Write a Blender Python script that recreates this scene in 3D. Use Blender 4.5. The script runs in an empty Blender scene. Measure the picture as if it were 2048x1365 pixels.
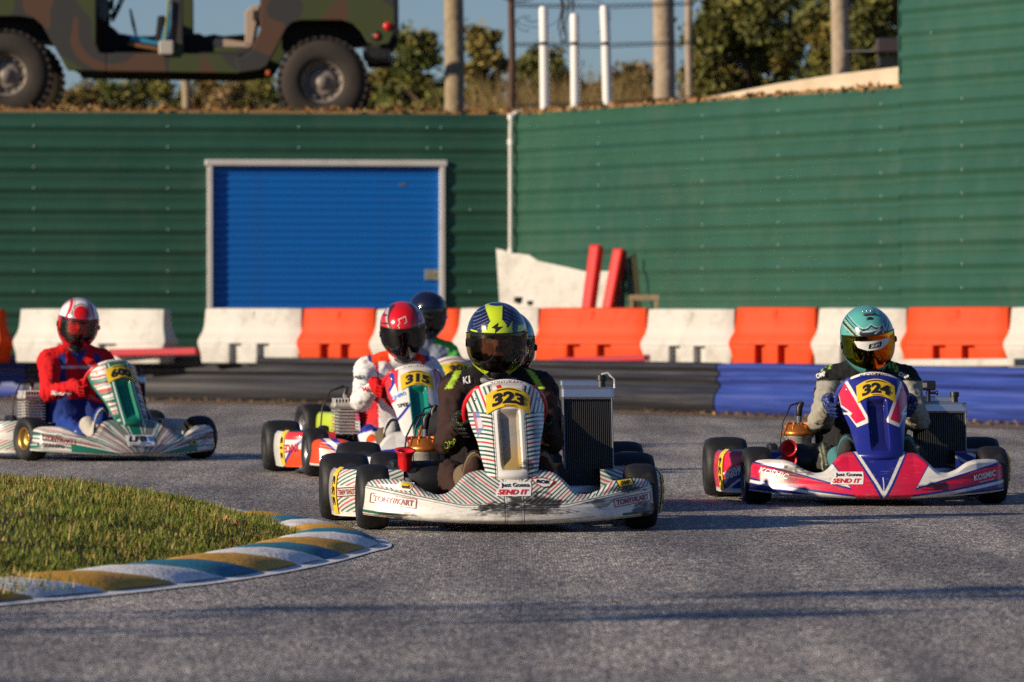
import bpy, bmesh, math, random
import numpy as np
from mathutils import Vector, Matrix
R = math.radians
random.seed(7); RNG = np.random.default_rng(7)
SC = bpy.context.scene
COL = SC.collection
# ------------------------------------------------------------------ camera
F = 200.0 / 36.0 * 2048.0
CAMZ, HOR = 0.84, 640.0
cam = bpy.data.cameras.new('camera'); cam.lens = 200; cam.sensor_width = 36
cam.clip_end = 2000; cam.clip_start = 0.5
camo = bpy.data.objects.new('camera', cam); COL.objects.link(camo)
camo.location = (0, 0, CAMZ)
camo.rotation_euler = (math.pi / 2 - math.atan((682.5 - HOR) / F), 0, 0)
cam.dof.use_dof = True; cam.dof.focus_distance = 24.0; cam.dof.aperture_fstop = 6.7
SC.camera = camo
# ------------------------------------------------------------------ light
SUN_AZ, SUN_EL = 27.0, 19.5        # light travels towards +X, turned SUN_AZ towards +Y
w = bpy.data.worlds.new('World'); SC.world = w; w.use_nodes = True
nt = w.node_tree; nt.nodes.clear()
sky = nt.nodes.new('ShaderNodeTexSky'); sky.sky_type = 'NISHITA'; sky.sun_disc = False
sky.sun_elevation = R(SUN_EL); sky.altitude = 0; sky.air_density = 1.0; sky.dust_density = 0.2; sky.ozone_density = 2.0
ldir = Vector((math.cos(R(SUN_AZ)) * math.cos(R(SUN_EL)), math.sin(R(SUN_AZ)) * math.cos(R(SUN_EL)), -math.sin(R(SUN_EL))))
sky.sun_rotation = math.atan2(-ldir.x, -ldir.y)
bg = nt.nodes.new('ShaderNodeBackground'); bg.inputs[1].default_value = 0.055
wo = nt.nodes.new('ShaderNodeOutputWorld')
tint = nt.nodes.new('ShaderNodeMix'); tint.data_type = 'RGBA'; tint.blend_type = 'MULTIPLY'; tint.inputs[0].default_value = 1.0; tint.inputs[7].default_value = (.74, .90, 1.32, 1)   # camera white balance, the whole sky alike
nt.links.new(sky.outputs[0], tint.inputs[6]); nt.links.new(tint.outputs[2], bg.inputs[0]); nt.links.new(bg.outputs[0], wo.inputs[0])
sl = bpy.data.lights.new('sun', 'SUN'); sl.energy = 5.0; sl.angle = R(0.6); sl.color = (1.0, 0.83, 0.62)
slo = bpy.data.objects.new('sun', sl); COL.objects.link(slo)
slo.rotation_euler = ldir.to_track_quat('-Z', 'Y').to_euler()
vs = SC.view_settings; vs.view_transform = 'Standard'; vs.look = 'None'; vs.gamma = 1; vs.exposure = 0.15; vs.use_curve_mapping = False
SC.cycles.use_denoising = False
SC.cycles.caustics_reflective = False; SC.cycles.caustics_refractive = False; SC.cycles.max_bounces = 8; SC.cycles.sample_clamp_indirect = 6
# ------------------------------------------------------------------ helpers
def W(px, py, Y):
    "a point at depth Y that is seen at pixel (px, py) of the 2048 px photograph"
    return Vector(((px - 1024) / F * Y, Y, CAMZ - (py - HOR) / F * Y))
def GND(py): return CAMZ * F / (py - HOR)
def srgb(h):
    h = h.lstrip('#'); v = [int(h[i:i + 2], 16) / 255 for i in (0, 2, 4)]
    return tuple(c / 12.92 if c <= .04045 else ((c + .055) / 1.055) ** 2.4 for c in v)
def tag(o, label=None, cat=None, group=None, kind=None):
    if label: o['label'] = label
    if cat: o['category'] = cat
    if group: o['group'] = group
    if kind: o['kind'] = kind
    return o
def empty(name, loc=(0, 0, 0), rz=0.0):
    o = bpy.data.objects.new(name, None); COL.objects.link(o)
    o.location = loc; o.rotation_euler = (0, 0, rz); o.empty_display_size = .1
    return o
def link(name, me, parent=None, loc=None, rot=None):
    o = bpy.data.objects.new(name, me); COL.objects.link(o)
    if parent: o.parent = parent
    if loc is not None: o.location = loc
    if rot is not None: o.rotation_euler = rot
    return o
def rotm(rx=0, ry=0, rz=0):
    return Matrix.Rotation(rz, 3, 'Z') @ Matrix.Rotation(ry, 3, 'Y') @ Matrix.Rotation(rx, 3, 'X')
class MB:
    def __init__(s): s.v = []; s.f = []; s.sm = []
    def add(s, vs, fs, smooth=False):
        b = len(s.v); s.v += [tuple(x) for x in vs]
        s.f += [tuple(i + b for i in f) for f in fs]; s.sm += [smooth] * len(fs); return s
    def box(s, c, d, r=None):
        c = Vector(c); m = r if r is not None else Matrix.Identity(3)
        vs = [c + m @ Vector((x * d[0] / 2, y * d[1] / 2, z * d[2] / 2)) for x in (-1, 1) for y in (-1, 1) for z in (-1, 1)]
        return s.add(vs, [(0, 1, 3, 2), (4, 6, 7, 5), (0, 4, 5, 1), (2, 3, 7, 6), (0, 2, 6, 4), (1, 5, 7, 3)])
    def bbox(s, c, d, b=.01, r=None):
        "box with chamfered edges"
        c = Vector(c); m = r if r is not None else Matrix.Identity(3); h = [x / 2 for x in d]
        bm = bmesh.new(); bmesh.ops.create_cube(bm, size=1.0)
        for v in bm.verts: v.co = Vector((v.co.x * d[0], v.co.y * d[1], v.co.z * d[2]))
        bmesh.ops.bevel(bm, geom=list(bm.edges), offset=min(b, min(h) * .9), segments=2, profile=.5, affect='EDGES')
        bm.verts.index_update()
        s.add([c + m @ v.co for v in bm.verts], [[v.index for v in f.verts] for f in bm.faces]); bm.free(); return s
    def tube(s, pts, r, n=8, cap=True, closed=False):
        pts = [Vector(p) for p in pts]; N = len(pts)
        rs = r if isinstance(r, (list, tuple)) else [r] * N
        rings = []; up = None
        for i in range(N):
            a = pts[i - 1] if (i > 0 or closed) else pts[i]; b = pts[(i + 1) % N] if (i < N - 1 or closed) else pts[i]
            t = (b - a).normalized()
            if up is None: up = t.orthogonal().normalized()
            up = (up - t * up.dot(t));
            up = up.normalized() if up.length > 1e-6 else t.orthogonal().normalized()
            q = t.cross(up)
            rings.append([pts[i] + (up * math.cos(2 * math.pi * k / n) + q * math.sin(2 * math.pi * k / n)) * rs[i] for k in range(n)])
        vs = [p for g in rings for p in g]; fs = []
        for i in range(N if closed else N - 1):
            j = (i + 1) % N
            for k in range(n): fs.append((i * n + k, i * n + (k + 1) % n, j * n + (k + 1) % n, j * n + k))
        s.add(vs, fs, True)
        if cap and not closed:
            s.add(rings[0], [tuple(reversed(range(n)))]); s.add(rings[-1], [tuple(range(n))])
        return s
    def cyl(s, a, b, r0, r1=None, n=16): return s.tube([a, b], [r0, r0 if r1 is None else r1], n)
    def lathe(s, prof, o=(0, 0, 0), axis='X', n=40, smooth=True):
        "prof: (radius, along); revolved about axis"
        vs = []; m = len(prof); o = Vector(o)
        for k in range(n):
            a = 2 * math.pi * k / n; c, q = math.cos(a), math.sin(a)
            for r, t in prof:
                vs.append(o + (Vector((t, r * c, r * q)) if axis == 'X' else Vector((r * c, t, r * q)) if axis == 'Y' else Vector((r * c, r * q, t))))
        fs = [(k * m + i, k * m + i + 1, ((k + 1) % n) * m + i + 1, ((k + 1) % n) * m + i) for k in range(n) for i in range(m - 1)]
        return s.add(vs, fs, smooth)
    def prism(s, poly, d, fn=None):
        "poly: list of (a, b); extruded from d[0] to d[1] along y; fn(a, y, b) places the point"
        fn = fn or (lambda a, y, b: (a, y, b)); n = len(poly)
        vs = [fn(a, d[0], b) for a, b in poly] + [fn(a, d[1], b) for a, b in poly]
        return s.add(vs, [tuple(range(n)), tuple(reversed(range(n, 2 * n)))] + [(i, (i + 1) % n, n + (i + 1) % n, n + i) for i in range(n)])
    def mesh(s, name='mesh'):
        me = bpy.data.meshes.new(name); me.from_pydata(s.v, [], s.f); me.update()
        me.polygons.foreach_set('use_smooth', s.sm); return me
    def build(s, name, mat, parent=None, bevel=0, loc=None, rot=None, fix=True):
        me = s.mesh(name)
        if fix:
            bm = bmesh.new(); bm.from_mesh(me); bmesh.ops.recalc_face_normals(bm, faces=bm.faces); bm.to_mesh(me); bm.free()
        me.materials.append(mat); o = link(name, me, parent, loc, rot)
        if bevel:
            m = o.modifiers.new('bevel', 'BEVEL'); m.width = bevel; m.segments = 2; m.limit_method = 'ANGLE'
        return o
def fast_mesh(name, co, quads, smooth=True):
    co = np.asarray(co, np.float32); quads = np.asarray(quads, np.int32); k = quads.shape[1]
    me = bpy.data.meshes.new(name); me.vertices.add(len(co)); me.vertices.foreach_set('co', co.ravel())
    me.loops.add(quads.size); me.loops.foreach_set('vertex_index', quads.ravel())
    me.polygons.add(len(quads)); me.polygons.foreach_set('loop_start', np.arange(0, quads.size, k, dtype=np.int32))
    me.polygons.foreach_set('use_smooth', np.full(len(quads), smooth)); me.update(calc_edges=True); me.validate(); return me
def grid_faces(nu, nv, flip=False):
    i, j = np.meshgrid(np.arange(nu - 1), np.arange(nv - 1), indexing='ij'); a = (i * nv + j).ravel()
    q = np.stack([a, a + nv, a + nv + 1, a + 1], 1)
    return q[:, ::-1] if flip else q
def paint(me, rgb):
    rgb = np.asarray(rgb, np.float32); ca = me.color_attributes.new('Col', 'FLOAT_COLOR', 'POINT')
    d = np.ones((len(me.vertices), 4), np.float32); d[:, :3] = rgb; ca.data.foreach_set('color', d.ravel())
def coords(me):
    a = np.empty(len(me.vertices) * 3, np.float32); me.vertices.foreach_get('co', a); return a.reshape(-1, 3)
def pmask(x, z, pts):
    x = np.asarray(x); z = np.asarray(z); m = np.zeros(x.shape, bool); n = len(pts)
    for i in range(n):
        x0, z0 = pts[i]; x1, z1 = pts[(i + 1) % n]
        if z0 == z1: continue
        c = ((z0 > z) != (z1 > z)) & (x < (x1 - x0) * (z - z0) / (z1 - z0) + x0); m ^= c
    return m
_lat = RNG.random((64, 64)).astype(np.float32)
def vnoise(x, y, s=1.0, o=0):
    x = np.asarray(x) * s + 17.3 * o + 100; y = np.asarray(y) * s + 9.1 * o + 100
    i = np.floor(x).astype(int); j = np.floor(y).astype(int); u = x - i; v = y - j
    u = u * u * (3 - 2 * u); v = v * v * (3 - 2 * v)
    L = lambda a, b: _lat[a % 64, b % 64]
    return (L(i, j) * (1 - u) + L(i + 1, j) * u) * (1 - v) + (L(i, j + 1) * (1 - u) + L(i + 1, j + 1) * u) * v
def fbm(x, y, s=1.0, o=0): return vnoise(x, y, s, o) * .5 + vnoise(x, y, s * 2.1, o + 1) * .3 + vnoise(x, y, s * 4.3, o + 2) * .2
# ------------------------------------------------------------------ materials
MATS = {}
def mat(name, col=(.5, .5, .5), rough=.5, metal=0., attr=False, coat=0., bump=None, spec=.5, var=0., vscale=8., col2=None, alpha=1., trans=0., ior=1.45, dirt=None):
    if name in MATS: return MATS[name]
    m = bpy.data.materials.new(name); m.use_nodes = True; t = m.node_tree; N = t.nodes; Lk = t.links
    b = N['Principled BSDF']; b.inputs['Roughness'].default_value = rough; b.inputs['Metallic'].default_value = metal
    b.inputs['Coat Weight'].default_value = coat; b.inputs['Coat Roughness'].default_value = .08
    b.inputs['Specular IOR Level'].default_value = spec; b.inputs['Base Color'].default_value = (*col, 1)
    b.inputs['Transmission Weight'].default_value = trans; b.inputs['IOR'].default_value = ior; b.inputs['Alpha'].default_value = alpha
    tc = N.new('ShaderNodeTexCoord'); out = None
    if attr:
        a = N.new('ShaderNodeAttribute'); a.attribute_name = 'Col'; out = a.outputs['Color']
    elif var or col2:
        n = N.new('ShaderNodeTexNoise'); n.inputs['Scale'].default_value = vscale; n.inputs['Detail'].default_value = 6; n.inputs['Roughness'].default_value = .65
        Lk.new(tc.outputs['Object'], n.inputs['Vector'])
        cr = N.new('ShaderNodeValToRGB'); c2 = col2 or tuple(max(0, c * (1 - var)) for c in col)
        cr.color_ramp.elements[0].position = .35; cr.color_ramp.elements[1].position = .65
        cr.color_ramp.elements[0].color = (*c2, 1); cr.color_ramp.elements[1].color = (*col, 1)
        Lk.new(n.outputs[0], cr.inputs[0]); out = cr.outputs[0]
    if dirt:
        n2 = N.new('ShaderNodeTexNoise'); n2.inputs['Scale'].default_value = dirt[1]; n2.inputs['Detail'].default_value = 8; n2.inputs['Roughness'].default_value = .7
        Lk.new(tc.outputs['Object'], n2.inputs['Vector'])
        cr2 = N.new('ShaderNodeValToRGB'); cr2.color_ramp.elements[0].position = .5; cr2.color_ramp.elements[1].position = .75
        cr2.color_ramp.elements[0].color = (0, 0, 0, 1); cr2.color_ramp.elements[1].color = (dirt[2],) * 3 + (1,)
        mx = N.new('ShaderNodeMix'); mx.data_type = 'RGBA'; Lk.new(n2.outputs[0], cr2.inputs[0]); Lk.new(cr2.outputs[0], mx.inputs[0])
        if out: Lk.new(out, mx.inputs[6])
        else: mx.inputs[6].default_value = (*col, 1)
        mx.inputs[7].default_value = (*dirt[0], 1); out = mx.outputs[2]
        ma = N.new('ShaderNodeMapRange'); ma.inputs[3].default_value = rough; ma.inputs[4].default_value = min(1, rough + .35)
        Lk.new(cr2.outputs[0], ma.inputs[0]); Lk.new(ma.outputs[0], b.inputs['Roughness'])
    if out: Lk.new(out, b.inputs['Base Color'])
    if bump:
        n3 = N.new('ShaderNodeTexNoise'); n3.inputs['Scale'].default_value = bump[0]; n3.inputs['Detail'].default_value = 5
        Lk.new(tc.outputs['Object'], n3.inputs['Vector']); bp = N.new('ShaderNodeBump'); bp.inputs['Strength'].default_value = bump[1]; bp.inputs['Distance'].default_value = bump[2]
        Lk.new(n3.outputs[0], bp.inputs['Height']); Lk.new(bp.outputs[0], b.inputs['Normal'])
    MATS[name] = m; return m
M_PAINT = mat('sticker_plastic', attr=True, rough=.32, coat=.25, bump=(60, .06, .004), dirt=((.07, .06, .05), 9, .35))
M_HELM = mat('helmet_paint', attr=True, rough=.2, coat=.7)
M_SUIT = mat('race_suit', attr=True, rough=.85, spec=.25, bump=(38, .55, .012))
M_LEAF = mat('leaves', attr=True, rough=.6, spec=.3)
M_RUBBER = mat('tyre_rubber', (.011, .011, .012), .58, bump=(90, .25, .004), dirt=((.075, .07, .062), 9, .55))
M_BLACK = mat('black_plastic', (.012, .012, .013), .42, bump=(80, .1, .002), dirt=((.06, .055, .05), 10, .4))
M_STEEL = mat('brushed_steel', (.55, .55, .56), .33, 1.0, bump=(70, .1, .002))
M_ALU = mat('cast_aluminium', (.68, .65, .58), .5, .6, bump=(90, .3, .003), dirt=((.1, .075, .05), 18, .6))
M_CHROME = mat('dull_chrome', (.62, .62, .64), .22, 1.0)
M_ORANGE = mat('anodised_orange', (.62, .2, .035), .35, .7, dirt=((.06, .03, .015), 22, .7))
M_RED = mat('red_plastic', (.62, .012, .015), .35, coat=.2)
M_GREY = mat('grey_plastic', (.22, .23, .23), .45, dirt=((.05, .045, .04), 10, .6))
M_SILV = mat('silver_plastic', (.85, .83, .77), .35)
M_GOLD = mat('gold_rim', (.55, .34, .09), .35, .9)
M_WHITE = mat('white_decal', (.8, .79, .76), .4)
M_BLK = mat('black_decal', (.015, .015, .018), .4)
M_DRED = mat('dark_red_decal', (.26, .018, .02), .4)
M_REDD = mat('red_decal', (.62, .02, .03), .4)
M_YEL = mat('yellow_decal', (.85, .58, .02), .35, dirt=((.25, .15, .03), 16, .35))
M_BLUED = mat('blue_decal', (.03, .2, .6), .4)
M_GREEND = mat('green_decal', (.01, .2, .1), .4)
M_LIME = mat('lime_piping', (.5, .75, .05), .6)
M_HOSE = mat('clear_hose', (.6, .6, .58), .3)
M_BLUEMET = mat('blue_metal', (.05, .09, .3), .35, .4)
# ------------------------------------------------------------------ lettering (flat meshes made once)
TXT = {}
def text2d(s, bold=.0, shear=0., wide=1.0, space=1.0):
    k = (s, bold, shear, wide, space)
    if k in TXT: return TXT[k]
    cu = bpy.data.curves.new('text', 'FONT'); cu.body = s; cu.size = 1; cu.align_x = 'CENTER'; cu.align_y = 'CENTER'
    cu.offset = bold; cu.shear = shear; cu.resolution_u = 3; cu.space_character = space
    o = bpy.data.objects.new('text', cu); COL.objects.link(o)
    dg = bpy.context.evaluated_depsgraph_get(); me = bpy.data.meshes.new_from_object(o.evaluated_get(dg))
    bm = bmesh.new(); bm.from_mesh(me); bmesh.ops.triangulate(bm, faces=bm.faces)
    for _ in range(3):
        le = [e for e in bm.edges if e.calc_length() > .22]
        if not le: break
        bmesh.ops.subdivide_edges(bm, edges=le, cuts=1); bmesh.ops.triangulate(bm, faces=bm.faces)
    bm.verts.index_update(); v = np.array([q.co[:2] for q in bm.verts], np.float32); f = [[q.index for q in p.verts] for p in bm.faces]; bm.free()
    bpy.data.objects.remove(o); bpy.data.curves.remove(cu); bpy.data.meshes.remove(me)
    if len(v):
        lo = v.min(0); hi = v.max(0); v = (v - (lo + hi) / 2) / (hi[1] - lo[1]); v[:, 0] *= wide
    TXT[k] = (v, f); return TXT[k]
def decal(name, v2, f, fn, m, parent):
    "v2: flat points (a, b) in metres; fn(a, b) arrays -> 3-D points just proud of the surface"
    p = fn(v2[:, 0], v2[:, 1]); me = bpy.data.meshes.new(name); me.from_pydata([tuple(map(float, q)) for q in p], [], f); me.update()
    me.materials.append(m); return link(name, me, parent)
def lettering(s, h, fn, m, parent, at=(0, 0), rot=0., name='lettering', width=None, **k):
    v, f = text2d(s, **k)
    v = v * h
    if width: v[:, 0] *= width / (v[:, 0].max() - v[:, 0].min())
    c, q = math.cos(rot), math.sin(rot); p = np.stack([v[:, 0] * c - v[:, 1] * q + at[0], v[:, 0] * q + v[:, 1] * c + at[1]], 1)
    return decal(name, p, f, fn, m, parent)
def patch(poly, n=14):
    "flat polygon cut into a fine triangle mesh"
    bm = bmesh.new(); bm.faces.new([bm.verts.new((a, b, 0)) for a, b in poly]); bmesh.ops.triangulate(bm, faces=bm.faces)
    L = max(max(p[0] for p in poly) - min(p[0] for p in poly), max(p[1] for p in poly) - min(p[1] for p in poly)) / n
    for _ in range(6):
        le = [e for e in bm.edges if e.calc_length() > L * 1.6]
        if not le: break
        bmesh.ops.subdivide_edges(bm, edges=le, cuts=1); bmesh.ops.triangulate(bm, faces=bm.faces)
    bm.verts.index_update(); v = np.array([q.co[:2] for q in bm.verts], np.float32); f = [[q.index for q in p.verts] for p in bm.faces]; bm.free(); return v, f
def rect(a, b, w_, h_, rot=0., sh=0.):
    c, q = math.cos(rot), math.sin(rot); o = []
    for x, y in ((-1, -1), (1, -1), (1, 1), (-1, 1)):
        x = x * w_ / 2 + y * h_ / 2 * sh; y = y * h_ / 2; o.append((a + x * c - y * q, b + x * q + y * c))
    return o
# ------------------------------------------------------------------ implicit surfaces for bodies
def capdist(p, a, b, r0, r1, wr=None):
    a = np.array(a, np.float32); b = np.array(b, np.float32); ba = b - a; L2 = float(ba @ ba) + 1e-9
    pa = p - a; h = np.clip(pa @ ba / L2, 0, 1); d = np.sqrt(((pa - h[..., None] * ba) ** 2).sum(-1)) - (r0 + (r1 - r0) * h)
    if wr:
        s = h * math.sqrt(L2); d = d + wr[0] * np.sin(wr[1] * s + 14 * p[..., 0] + 9 * p[..., 2] + wr[2]) * np.sin(25 * p[..., 0] + 31 * p[..., 1] + wr[2])
    return d
def smin(a, b, k):
    h = np.clip(.5 + .5 * (b - a) / k, 0, 1); return b * (1 - h) + a * h - k * h * (1 - h)
def sdf_mesh(name, prims, h=.011, k=.03):
    "prims: (a, b, r0, r1, tag[, wrinkle[, k]]) -> mesh, tag index of each vertex"
    A = np.array([q for p in prims for q in (p[0], p[1])], np.float32); rm = max(max(p[2], p[3]) for p in prims) + .03
    lo = A.min(0) - rm; hi = A.max(0) + rm; n = np.ceil((hi - lo) / h).astype(int) + 1
    ax = [lo[i] + h * np.arange(n[i], dtype=np.float32) for i in range(3)]
    P = np.stack(np.meshgrid(*ax, indexing='ij'), -1).astype(np.float32); V = None
    for p in prims:
        d = capdist(P, p[0], p[1], p[2], p[3], p[5] if len(p) > 5 else None)
        V = d if V is None else smin(V, d, p[6] if len(p) > 6 else k)
    I = V < 0; c = [(i, j, l) for i in (0, 1) for j in (0, 1) for l in (0, 1)]
    sl = lambda X, o: X[o[0]:n[0] - 1 + o[0], o[1]:n[1] - 1 + o[1], o[2]:n[2] - 1 + o[2]]
    cnt = sum(sl(I, o).astype(np.int8) for o in c); act = (cnt > 0) & (cnt < 8); idx = np.full(act.shape, -1, np.int32); idx[act] = np.arange(act.sum())
    acc = np.zeros((act.sum(), 3), np.float32); num = np.zeros(act.sum(), np.float32)
    for o in c:
        for a in range(3):
            if o[a]: continue
            o2 = list(o); o2[a] = 1; v0 = sl(V, o)[act]; v1 = sl(V, o2)[act]; m = (v0 < 0) != (v1 < 0)
            t = np.where(m, v0 / np.where(m, v0 - v1, 1), 0); q = np.zeros((len(t), 3), np.float32) + np.array(o, np.float32); q[:, a] += t
            acc[m] += q[m]; num[m] += 1
    ii = np.stack(np.nonzero(act), 1); co = lo + h * (ii + acc / num[:, None]); faces = []
    for a in range(3):
        b, e = (a + 1) % 3, (a + 2) % 3; s0 = [slice(1, -1)] * 3; s0[a] = slice(0, -1); s1 = list(s0); s1[a] = slice(1, None)
        A0 = I[tuple(s0)]; A1 = I[tuple(s1)]; ch = np.stack(np.nonzero(A0 != A1), 1); fl = A0[tuple(ch.T)]
        base = ch.copy(); base[:, b] += 1; base[:, e] += 1
        def cell(db, de):
            q = base.copy(); q[:, b] -= db; q[:, e] -= de; return idx[tuple(q.T)]
        Q = np.stack([cell(1, 1), cell(0, 1), cell(0, 0), cell(1, 0)], 1); Q[~fl] = Q[~fl][:, ::-1]; faces.append(Q)
    Q = np.concatenate(faces); Q = Q[(Q >= 0).all(1)]
    me = fast_mesh(name, co, Q); co = coords(me)
    D = np.stack([capdist(co, p[0], p[1], p[2], p[3]) for p in prims]); return me, D.argmin(0), co
# ================================================================== SETTING
def asphalt_mat():
    m = bpy.data.materials.new('asphalt'); m.use_nodes = True; t = m.node_tree; N = t.nodes; L = t.links; b = N['Principled BSDF']
    tc = N.new('ShaderNodeTexCoord')
    def noise(s, d=3, r=.6):
        n = N.new('ShaderNodeTexNoise'); n.inputs['Scale'].default_value = s; n.inputs['Detail'].default_value = d; n.inputs['Roughness'].default_value = r
        L.new(tc.outputs['Object'], n.inputs['Vector']); return n
    def ramp(src, p0, c0, p1, c1):
        r = N.new('ShaderNodeValToRGB'); e = r.color_ramp.elements; e[0].position = p0; e[0].color = (*c0, 1); e[1].position = p1; e[1].color = (*c1, 1); L.new(src, r.inputs[0]); return r
    def mix(a, b_, fac, mode='MIX'):
        x = N.new('ShaderNodeMix'); x.data_type = 'RGBA'; x.blend_type = mode
        if isinstance(fac, float): x.inputs[0].default_value = fac
        else: L.new(fac, x.inputs[0])
        for i, s in ((6, a), (7, b_)):
            if isinstance(s, tuple): x.inputs[i].default_value = (*s, 1)
            else: L.new(s, x.inputs[i])
        return x.outputs[2]
    # chips of stone in dark binder, warped so that no lattice shows
    wn = noise(38, 2); wa = N.new('ShaderNodeVectorMath'); wa.operation = 'SCALE'; wa.inputs[3].default_value = .012; L.new(wn.outputs[1], wa.inputs[0]); wb = N.new('ShaderNodeVectorMath'); L.new(tc.outputs['Object'], wb.inputs[0]); L.new(wa.outputs[0], wb.inputs[1])
    vo = N.new('ShaderNodeTexVoronoi'); vo.inputs['Scale'].default_value = 92; L.new(wb.outputs[0], vo.inputs['Vector'])
    vo2 = N.new('ShaderNodeTexVoronoi'); vo2.inputs['Scale'].default_value = 47; L.new(wb.outputs[0], vo2.inputs['Vector'])
    s = N.new('ShaderNodeSeparateColor'); L.new(vo.outputs['Color'], s.inputs[0]); s2 = N.new('ShaderNodeSeparateColor'); L.new(vo2.outputs['Color'], s2.inputs[0])
    stones = ramp(s.outputs[0], .15, (.115, .110, .103), .93, (.95, .88, .78)); st2 = ramp(s2.outputs[1], .3, (.62, .62, .62), .9, (1.5, 1.48, 1.45))
    c = mix(stones.outputs[0], st2.outputs[0], 1.0, 'MULTIPLY')
    gap = ramp(vo.outputs['Distance'], .3, (1, 1, 1), .7, (.3, .3, .31)); c = mix(c, gap.outputs[0], 1.0, 'MULTIPLY')
    fg = ramp(noise(210, 2).outputs[0], .3, (.7, .7, .7), .7, (1.3, 1.3, 1.3)); c = mix(c, fg.outputs[0], 1.0, 'MULTIPLY')
    big = ramp(noise(.55, 5).outputs[0], .3, (.78, .78, .8), .7, (1.2, 1.19, 1.16)); c = mix(c, big.outputs[0], 1.0, 'MULTIPLY')
    # rubbered-in streaks along the racing line and a faint red stain
    mp = N.new('ShaderNodeMapping'); mp.inputs['Scale'].default_value = (1.6, .12, 1); mp.inputs['Rotation'].default_value = (0, 0, R(-14)); L.new(tc.outputs['Object'], mp.inputs[0])
    ns = N.new('ShaderNodeTexNoise'); ns.inputs['Scale'].default_value = 1.4; ns.inputs['Detail'].default_value = 5; L.new(mp.outputs[0], ns.inputs['Vector'])
    st = ramp(ns.outputs[0], .40, (.62, .62, .64), .60, (1.1, 1.1, 1.1)); c = mix(c, st.outputs[0], 1.0, 'MULTIPLY')
    rs = ramp(noise(.35, 3).outputs[0], .64, (0, 0, 0), .85, (.2, .2, .2)); c = mix(c, (.2, .14, .12), rs.outputs[0])
    L.new(c, b.inputs['Base Color']); b.inputs['Roughness'].default_value = .62; b.inputs['Specular IOR Level'].default_value = .45
    bp = N.new('ShaderNodeBump'); bp.inputs['Strength'].default_value = .8; bp.inputs['Distance'].default_value = .006; bp.invert = True
    L.new(vo.outputs['Distance'], bp.inputs['Height']); L.new(bp.outputs[0], b.inputs['Normal'])
    return m
g = MB().add([(-60, -20, 0), (60, -20, 0), (60, 70, 0), (-60, 70, 0)], [(0, 1, 2, 3)]).build('asphalt_track', asphalt_mat()); tag(g, kind='structure')
# ---- wall lines in plan
LW0 = W(0, 640, 62.7).xy; LW1 = W(1027, 640, 63.5).xy
RW0 = LW1; RW1 = W(1800, 640, 56.1).xy
dl = (LW1 - LW0).normalized(); dr = (RW1 - RW0).normalized()
LA = LW0 - dl * 6; RB = RW1 + dr * 5.5
ZW = 3.13
# ---- plateau above the walls and ground beyond
M_DIRT = mat('dry_dirt', (.2, .13, .07), .95, col2=(.1, .075, .035), vscale=3, bump=(20, .5, .03))
far = 420
pl = MB(); poly = [LA - Vector((60, 0)), LA + Vector((0, .12)), LW1 + Vector((.03, .14)), RB + Vector((.12, .05)), RB + Vector((60, 0)), Vector((far, far)), Vector((-far, far))]
n = len(poly); pl.add([(p.x, p.y, 2.97) for p in poly] + [(p.x, p.y, -.05) for p in poly], [tuple(range(n))] + [(i, (i + 1) % n, n + (i + 1) % n, n + i) for i in range(4)])
tag(pl.build('embankment', M_DIRT), kind='structure')
# ---- corrugated green walls, laid in long sheets
M_GREEN = mat('green_sheet_metal', (.028, .100, .064), .45, .0, coat=.1, col2=(.018, .076, .049), vscale=.7, dirt=((.055, .09, .06), 1.6, .55), bump=(3, .25, .02))
M_SCREW = mat('screw_head', (.30, .38, .34), .6, .0)
def rib_profile(zt, zb, ztop, pitch):
    "points (z, out) of the ribbed sheet between zt and zb; ribs counted down from ztop"
    key = [(0, 0), (.030, -.004), (.048, 0), (.090, 0), (.138, -.019), (.160, -.0195), (.205, -.002), (.215, 0)]
    pts = []; k0 = int((ztop - zt) / pitch) - 1
    for k in range(k0, k0 + 40): pts += [(ztop - k * pitch - a, b) for a, b in key]
    zs = [p[0] for p in pts][::-1]; ys = [p[1] for p in pts][::-1]; f = lambda z: float(np.interp(z, zs, ys))
    return [(zt, f(zt))] + [p for p in pts if zb + .001 < p[0] < zt - .001] + [(zb, f(zb))]
def ribbed_wall(name, A, B, z0, z1, label, pitch=.2286, screws=(), hole=None):
    root = empty(name, (A.x, A.y, 0), math.atan2(B.y - A.y, B.x - A.x)); tag(root, label, 'wall')
    L = (B - A).length; z = z1; n = 0
    while z > z0 + .05:
        zb = max(z0, z - pitch * 4); bits = [(0, L, z - .0005, zb)]
        if hole:
            x0, x1, zh = hole
            if zb < zh: bits = [(0, x0, z - .0005, zb), (x1, L, z - .0005, zb)] + ([(x0, x1, z - .0005, zh)] if z > zh else [])
        m_ = MB()
        for a, b, zt, zl in bits:
            prof = rib_profile(zt, zl, z1, pitch); vs = []
            for zq, yq in prof: vs += [(a, yq - .002 * (n % 2), zq), (b, yq - .002 * (n % 2), zq)]
            m_.add(vs, [(2 * i, 2 * i + 1, 2 * i + 3, 2 * i + 2) for i in range(len(prof) - 1)])
        m_.build('metal_sheet', M_GREEN, root); z -= pitch * 4; n += 1
    sme = None
    for a, zq in screws:
        if sme is None:
            sme = MB().lathe([(0, -.008), (.006, -.007), (.010, -.003), (.011, 0)], axis='Y', n=10).mesh('screw'); sme.materials.append(M_SCREW)
        link('screw', sme, root, (a, -.020, zq))
    return root
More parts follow.
